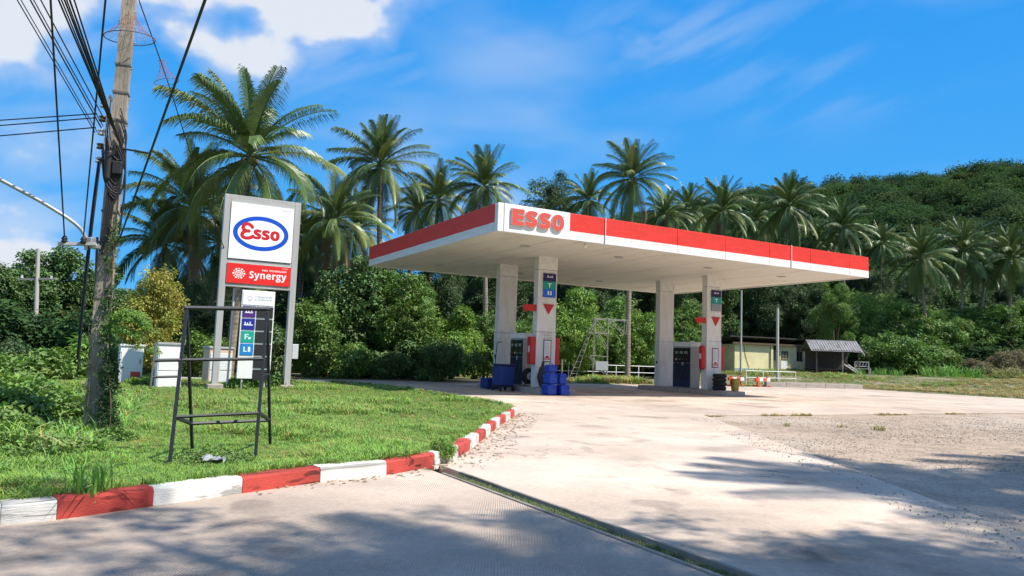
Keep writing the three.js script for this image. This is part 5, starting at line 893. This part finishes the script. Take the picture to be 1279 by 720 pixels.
  solo('plastic_scrap', scrap.rotateX(-1.35).rotateY(0.4).translate(-2.76, 0.15, -7.22), mat(0.24, 0.26, 0.28, 0.6, { side: THREE.DoubleSide }), 'crumpled pale plastic scrap in the grass under the stand', 'litter');
}

// ---------------------------------------------------------------- things behind the forecourt
{ // scaffold tower with ladder
  const [x, z] = [5.0, -46.2], t = thing('scaffold_tower', 'rusty white scaffold tower with a leaning ladder behind the canopy', 'scaffold', [x, groundY(x, z), z]), m = mat(0.36, 0.34, 0.30, 0.7, { map: metalSheetMap }), b = (n, a, c, r = 0.026) => part(n, bar(a, c, r, r, 6), m, t);
  // ladder
  for (const d of [[0, 0.2], [0.42, -0.25]]) b('ladder_rail', [-1.3 + d[0], 0.1, d[1]], [0.15 + d[0] * 0.25, 3.75, d[1]]);
  for (let k = 0; k < 9; k++) { const q = 0.06 + k * 0.1; b('rung', [lerp(-1.3, 0.15, q), lerp(0.1, 3.75, q), 0.2], [lerp(-0.88, 0.255, q), lerp(0.1, 3.75, q), -0.25], 0.02); }
  for (const [X, Z] of [[0.15, 0.45], [0.2, -0.6], [0.95, 0.45], [1.05, -0.6]]) { b('upright', [X, 0.12, Z], [X, 3.72, Z]); part('caster', [new THREE.TorusGeometry(0.08, 0.03, 6, 12).translate(X, 0.11, Z), bar([X, 0.1, Z - 0.03], [X, 0.1, Z + 0.03], 0.05)], M.rubber, t); }
  for (const Z of [0.45, -0.6]) { b('top_rail', [0.1, 3.72, Z], [2.2, 3.68, Z]); b('ledger', [0.15, 2.85, Z], [1.0, 2.82, Z]); b('ledger', [0.0, 1.45, Z], [1.0, 1.42, Z]); b('brace', [0.2, 3.7, Z], [1.0, 2.7, Z], 0.02); b('brace', [0.3, 3.0, Z], [1.0, 1.9, Z], 0.018); b('brace', [1.15, 3.66, Z], [2.0, 2.85, Z], 0.022); b('brace', [-0.1, 1.4, Z], [0.9, 0.35, Z], 0.018); b('hanger', [2.1, 3.7, Z], [2.05, 2.8, Z], 0.022); }
  for (const [X, Y] of [[0.17, 3.72], [1.0, 3.72], [2.2, 3.68], [1.0, 1.42], [0.17, 1.45]]) b('transom', [X, Y, 0.45], [X, Y, -0.6]);
  part('board', rbox(0.75, 0.55, 0.03, 0.006, 0.62, 0.85, 0.5), M.paleMetal, t);
}
{ // white pipe railing
  const mk = (u0, u1, w, n, lab) => { const [x, z] = st(u0, w), t = thing('pipe_railing', lab, 'railing', [x, groundY(x, z), z], YAW, 'white pipe railings'), L = u1 - u0, m = M.whiteClean; for (let k = 0; k <= n; k++) part('post', bar([L * k / n, -0.1, 0], [L * k / n, 0.98, 0], 0.032, 0.032, 6), m, t); part('rail', bar([0, 0.95, 0], [L, 0.95, 0], 0.028, 0.028, 6), m, t); part('rail', bar([0, 0.5, 0], [L, 0.5, 0], 0.024, 0.024, 6), m, t); };
  mk(13.5, 27, 22.4, 7, 'white pipe railing behind the scaffold tower'); mk(28.4, 33.2, 17.6, 3, 'white pipe railing in front of the yellow house');
}
{ // red and white barriers
  const rows = [[24.2, 14.4, 'left of the two red and white barrier blocks by the railing'], [25.9, 13.9, 'right of the two red and white barrier blocks by the railing']];
  for (const [u, w, lab] of rows) { const g = inStation('traffic_barrier', lab, 'barrier', u, w, 0.0, 0.15, 'red and white barriers'); const mw = M.white, mr = mat(0.55, 0.08, 0.03, 0.6); for (let k = 0; k < 4; k++) part('bar_segment', rbox(0.36, 0.2, 0.12, 0.015, -0.55 + k * 0.37, 0.42, 0), k % 2 ? mw : mr, g); for (const x of [-0.5, 0.5]) { part('support', rbox(0.1, 0.62, 0.1, 0.01, x, 0.31, 0), mr, g); part('foot', rbox(0.3, 0.08, 0.45, 0.015, x, 0.04, 0), mr, g); } }
}
{ // low concrete edging in front of the house
  const a = st(26.2, 13.95), b = st(33.3, 12.5), L = Math.hypot(b[0] - a[0], b[1] - a[1]), t = thing('concrete_edging', 'low weathered concrete edging in front of the yellow house', 'edging', [a[0], 0, a[1]], Math.atan2(-(b[1] - a[1]), b[0] - a[0]));
  for (let k = 0; k < 5; k++) part('edging_block', rbox(L / 5 - 0.02, 0.34, 0.25, 0.02, L * (k + 0.5) / 5, 0.12 + (k % 2) * 0.01, 0), M.kerbGrey, t);
}
{ // yellow house
  const gx = 21.5, gz = -72, gy = groundY(25, -72) - 0.05, t0 = 0, t = thing('yellow_house', 'small pale yellow house with dark flat overhanging roof', 'house', [gx, gy, gz], 0.33), wall = mat(0.80, 0.72, 0.42, 0.85, { map: paintMap }), wall2 = mat(0.74, 0.68, 0.42, 0.85, { map: paintMap }), dark = mat(0.05, 0.045, 0.04, 0.9), D = 4.5; t.scale.set(1.02, 1.0, 1);
  part('wall', box(3.95, 2.6, 0.15, 1.98, 1.3, 0), wall, t); part('wall_base', box(3.96, 0.32, 0.03, 1.98, 0.16, 0.092), mat(0.28, 0.36, 0.40, 0.8), t);
  part('wall', box(0.15, 2.6, D, 0.076, 1.3, -D / 2 - 0.08), wall, t); part('wall', box(8.1, 2.6, 0.15, 4.05, 1.3, -D), wall, t); part('wall', box(0.15, 2.6, D, 8.02, 1.3, -D / 2 - 0.08), wall2, t);
  part('pillar', box(0.24, 2.8, 0.24, 4.12, 1.4, 0.1), wall2, t); const d = part('door', box(0.86, 2.2, 0.06, 4.7, 1.1, -0.25), mat(0.13, 0.12, 0.07, 0.8), t); part('handle', box(0.05, 0.12, 0.05, 4.4, 1.05, -0.2), M.galv, d);
  part('wall', box(2.0, 2.6, 0.15, 6.15, 1.3, -0.1), wall2, t); part('wall', box(0.7, 1.15, 0.15, 7.5, 0.575, -0.05), wall, t); part('pillar', box(0.16, 2.6, 0.22, 7.94, 1.3, 0.04), wall2, t);
  const w1 = part('window', box(0.62, 0.9, 0.04, 7.5, 1.65, -0.08), M.glassDark, t); part('frame', [box(0.7, 0.07, 0.1, 7.5, 2.1, -0.04), box(0.7, 0.07, 0.1, 7.5, 1.2, -0.04), box(0.06, 0.9, 0.1, 7.5, 1.65, -0.03)], M.trunk, w1);
  const w2 = part('window', box(0.8, 0.75, 0.04, 5.75, 1.75, 0.0), M.glassDark, t); part('grille', [0, 1, 2, 3, 4].map((k) => box(0.03, 0.75, 0.03, 5.4 + k * 0.175, 1.75, 0.03)).concat([box(0.84, 0.04, 0.05, 5.75, 2.13, 0.03), box(0.84, 0.04, 0.05, 5.75, 1.37, 0.03)]), mat(0.45, 0.42, 0.3), w2);
  part('notice_board', box(0.75, 0.8, 0.04, 5.65, 0.75, 0.0), M.whiteClean, t);
  part('bench', [box(0.9, 0.05, 0.35, 6.3, 0.45, 0.25), box(0.05, 0.45, 0.3, 5.9, 0.22, 0.25), box(0.05, 0.45, 0.3, 6.7, 0.22, 0.25)], mat(0.3, 0.28, 0.22), t);
  part('beam', box(9.2, 0.18, 0.16, 4.2, 2.7, 0.3), M.trunk, t);
  const roof = new THREE.BoxGeometry(10.0, 0.1, 5.5).rotateX(-0.10).translate(4.2, 3.06, -2.25); part('roof', roof, mat(0.055, 0.05, 0.05, 0.9, { map: metalSheetMap }), t);
  for (let k = 0; k < 5; k++) part('rafter', new THREE.BoxGeometry(0.08, 0.12, 5.3).rotateX(-0.10).translate(0.2 + k * 2.05, 2.92, -2.25), M.trunk, t);
  part('wall_pipe', tube([[1.0, 2.5, 0.11], [1.2, 1.5, 0.11], [1.6, 0.4, 0.11]], 0.02, 14, 5), M.black, t);
}
{ // lean-to shed
  const x0 = 28.6, z0 = -70.2, gy = groundY(31, -70) - 0.03, t = thing('open_shed', 'open wooden shed with rusty corrugated roof next to the yellow house', 'shed', [x0, gy, z0], -0.12), wood = mat(0.10, 0.08, 0.065, 0.95), grey = mat(0.30, 0.28, 0.26, 0.9);
  const sheets = (x, w, zc, len, y, tilt, m) => { for (let k = 0; k < 5; k++) { const n = 16, pos = [], uv = [], idx = [], ww = w / 5; for (let i = 0; i <= n; i++) for (const e of [-1, 1]) { const X = x + ww * (k + i / n), h = Math.sin(i / n * Math.PI * 2 * 4) * 0.025; pos.push(X, h + (k % 2) * 0.012, e * len / 2); uv.push(X * 0.4, e * 0.5 + k * 0.3); } for (let i = 0; i < n; i++) { const a = i * 2; idx.push(a, a + 1, a + 2, a + 1, a + 3, a + 2); } const g = new THREE.BufferGeometry(); g.setAttribute('position', new THREE.Float32BufferAttribute(pos, 3)); g.setAttribute('uv', new THREE.Float32BufferAttribute(uv, 2)); g.setIndex(idx); g.computeVertexNormals(); g.rotateX(tilt); g.translate(0, y, zc); part('roof_sheet', g, m, t); } };
  const tin = mat(0.26, 0.26, 0.265, 0.55, { map: metalSheetMap, metalness: 0.3, side: THREE.DoubleSide });
  sheets(-0.7, 4.6, 0.1, 2.3, 2.55, 0.5, tin); sheets(-0.7, 4.6, -1.85, 2.3, 2.55, -0.5, tin);
  for (const [x, z] of [[-0.2, 0.95], [2.1, 0.95], [3.5, 0.95], [3.5, -2.6], [-0.2, -2.6]]) part('post', sqbar([x, -0.1, z], [x, 2.05, z], 0.11), x === 2.1 ? grey : wood, t);
  part('beam', box(4.3, 0.12, 0.1, 1.6, 2.06, 0.95), wood, t); part('beam', box(4.3, 0.12, 0.1, 1.6, 2.06, -2.6), wood, t); part('gable_rafter', sqbar([3.7, 3.02, -0.85], [3.9, 1.7, 1.4], 0.07), grey, t); part('gable_rafter', sqbar([3.7, 3.02, -0.85], [5.0, 1.6, -0.2], 0.06), wood, t);
  for (let k = 0; k < 14; k++) part('wall_plank', box(0.26, 1.75, 0.03, -0.1 + k * 0.275, 1.15, -2.5 + (k % 2) * 0.01), wood, t);
  part('floor', box(3.8, 0.08, 3.4, 1.7, 0.36, -0.85), wood, t);
  for (let k = 0; k < 3; k++) part('joist', box(3.7, 0.12, 0.1, 1.7, 0.26, -2.2 + k * 1.3), wood, t);
  const b = thing('wooden_bench', 'pale wooden bench with slatted back in front of the open shed', 'bench', [x0 + 3.7, gy, z0 + 1.4], -0.15), pale = mat(0.52, 0.50, 0.47, 0.85);
  part('seat', box(1.3, 0.05, 0.45, 0, 0.5, 0), pale, b); for (const x of [-0.6, 0.6]) for (const z of [-0.2, 0.2]) part('leg', box(0.07, z < 0 ? 1.15 : 0.5, 0.07, x, z < 0 ? 0.575 : 0.25, z * 1.12), pale, b); part('back_rail', box(1.3, 0.07, 0.05, 0, 1.13, -0.27), pale, b); part('back_rail', box(1.3, 0.06, 0.05, 0, 0.72, -0.27), pale, b); for (const x of [-0.4, -0.13, 0.13, 0.4]) part('back_slat', sqbar([x - 0.08, 0.72, -0.28], [x + 0.08, 1.13, -0.28], 0.05, 0.03), pale, b);
  const l = thing('fallen_ladder', 'old pale wooden ladder leaning beside the bench', 'ladder', [x0 + 2.6, gy, z0 + 1.5]); for (const d of [0, 0.35]) part('rail', sqbar([d - 0.5, 0.85, -0.3], [d + 0.4, 0.02, 0.5], 0.06), pale, l); for (let k = 0; k < 5; k++) { const q = 0.12 + k * 0.19; part('rung', bar([lerp(-0.5, 0.4, q), lerp(0.85, 0.02, q), lerp(-0.3, 0.5, q)], [lerp(-0.15, 0.75, q), lerp(0.85, 0.02, q), lerp(-0.3, 0.5, q)], 0.022), pale, l); }
}
{ // bare poles near the house
  const gp = (x, z, h, r, lab, m) => { const t = thing('bare_post', lab, 'post', [x, groundY(x, z), z], 0, 'bare posts by the house'); part('shaft', bar([0, -0.2, 0], [0.02, h, 0], r, r * 0.85, 8), m, t); part('post_cap', new THREE.CylinderGeometry(r * 0.95, r * 0.95, 0.06, 8).translate(0.02, h + 0.02, 0), M.kerbGrey, t); };
  gp(20.65, -58, 5.6, 0.12, 'bare concrete post standing in front of the yellow house', mat(0.50, 0.48, 0.42, 0.9));
  gp(20.9, -68, 7.6, 0.10, 'thin pale post left of the yellow house roof', mat(0.42, 0.42, 0.38, 0.9));
  // distant pole and roof at the far left
  const t = thing('utility_pole', 'thin distant utility pole with crossarm at the far left', 'utility pole', [-24.2, -0.1, -38]); part('shaft', bar([0.3, 0, 0], [-0.05, 6.0, 0], 0.13, 0.09, 8), mat(0.42, 0.40, 0.36, 0.9), t); part('crossarm', sqbar([-0.9, 4.4, 0], [1.0, 4.5, 0], 0.1), mat(0.3, 0.28, 0.25), t); for (const x of [-0.75, 0.75]) part('insulator', new THREE.CylinderGeometry(0.05, 0.07, 0.16, 8).translate(x, 4.55, 0), mat(0.5, 0.5, 0.5, 0.3), t);
  const h = thing('red_roofed_house', 'small house with red tiled roof glimpsed through the trees', 'house', [-32, 0, -52], 0.3); part('wall', box(6, 2.4, 4, 0, 1.2, 0), mat(0.5, 0.42, 0.34), h); const rs = new THREE.Shape([new THREE.Vector2(-3.5, 0), new THREE.Vector2(3.5, 0), new THREE.Vector2(2.4, 1.5), new THREE.Vector2(-2.4, 1.5)]); part('roof', new THREE.ExtrudeGeometry(rs, { depth: 4.6, bevelEnabled: false }).translate(0, 2.3, -2.3), mat(0.36, 0.11, 0.07, 0.85), h); part('window', box(1, 1, 0.05, -1, 1.4, 2.02), M.glassDark, h);
}
{ // dry brush pile and tall grass in the clearing
  const [bx, bz] = [46.5, -67.5], gy = groundY(bx, bz), r = rng(91), t = thing('brush_pile', 'heap of dry cut branches at the right edge of the clearing', 'brush pile', [bx, gy, bz]), br = [];
  for (let k = 0; k < 90; k++) { const a = r() * 6.3, q = r() * 2.4, y = r() * 0.9 * (1 - q / 3.2), l = 0.6 + r() * 1.4, d = r() * 6.3; br.push(bar([Math.cos(a) * q * 1.3, y, Math.sin(a) * q * 0.6], [Math.cos(a) * q * 1.3 + Math.cos(d) * l, y + (r() - 0.3) * 0.7, Math.sin(a) * q * 0.6 + Math.sin(d) * l * 0.6], 0.025, 0.008, 4)); }
  part('branches', br, mat(0.27, 0.21, 0.15, 0.95), t).userData.kind = 'stuff';
  leafSpray('dry_leaves', t, 120, (o, q) => { const a = q() * 6.3, d = Math.sqrt(q()) * 2.4; o.position.set(Math.cos(a) * d * 1.3, 0.1 + q() * 0.9 * (1 - d / 3), Math.sin(a) * d * 0.6); o.rotation.set(q() * 3, q() * 6, q() * 3); o.scale.setScalar(0.2 + q() * 0.15); }, 451, KIND.dry.m, CLUMP.long[0]);
  const tg = (x, z, s, lab, m) => solo('tall_grass', (() => { const q = rng(Math.round(x * 31)), list = []; for (let k = 0; k < 26; k++) { const g = tuftGeo(16, 500 + k, 0.8, 0.02), h = s * (0.7 + q() * 0.5); g.scale(h * 0.9, h, h * 0.9).translate(x + (q() - 0.5) * 4.4, groundY(x, z) - 0.05, z + (q() - 0.5) * 2.2); list.push(g); } return list; })(), m, lab, 'tall grass', 'tall grass in the clearing');
  tg(38.8, -66.5, 1.5, 'bright patch of tall grass in the middle of the clearing', lushM); tg(33.2, -68.5, 0.9, 'tall grass at the foot of the bush beside the shed', lushM); tg(44.5, -66, 1.3, 'yellowing tall grass beside the dry brush pile', dryGrassM); tg(49.5, -66, 1.1, 'dry tall grass at the right edge of the clearing', dryGrassM);
}

renderer.render(scene, camera);
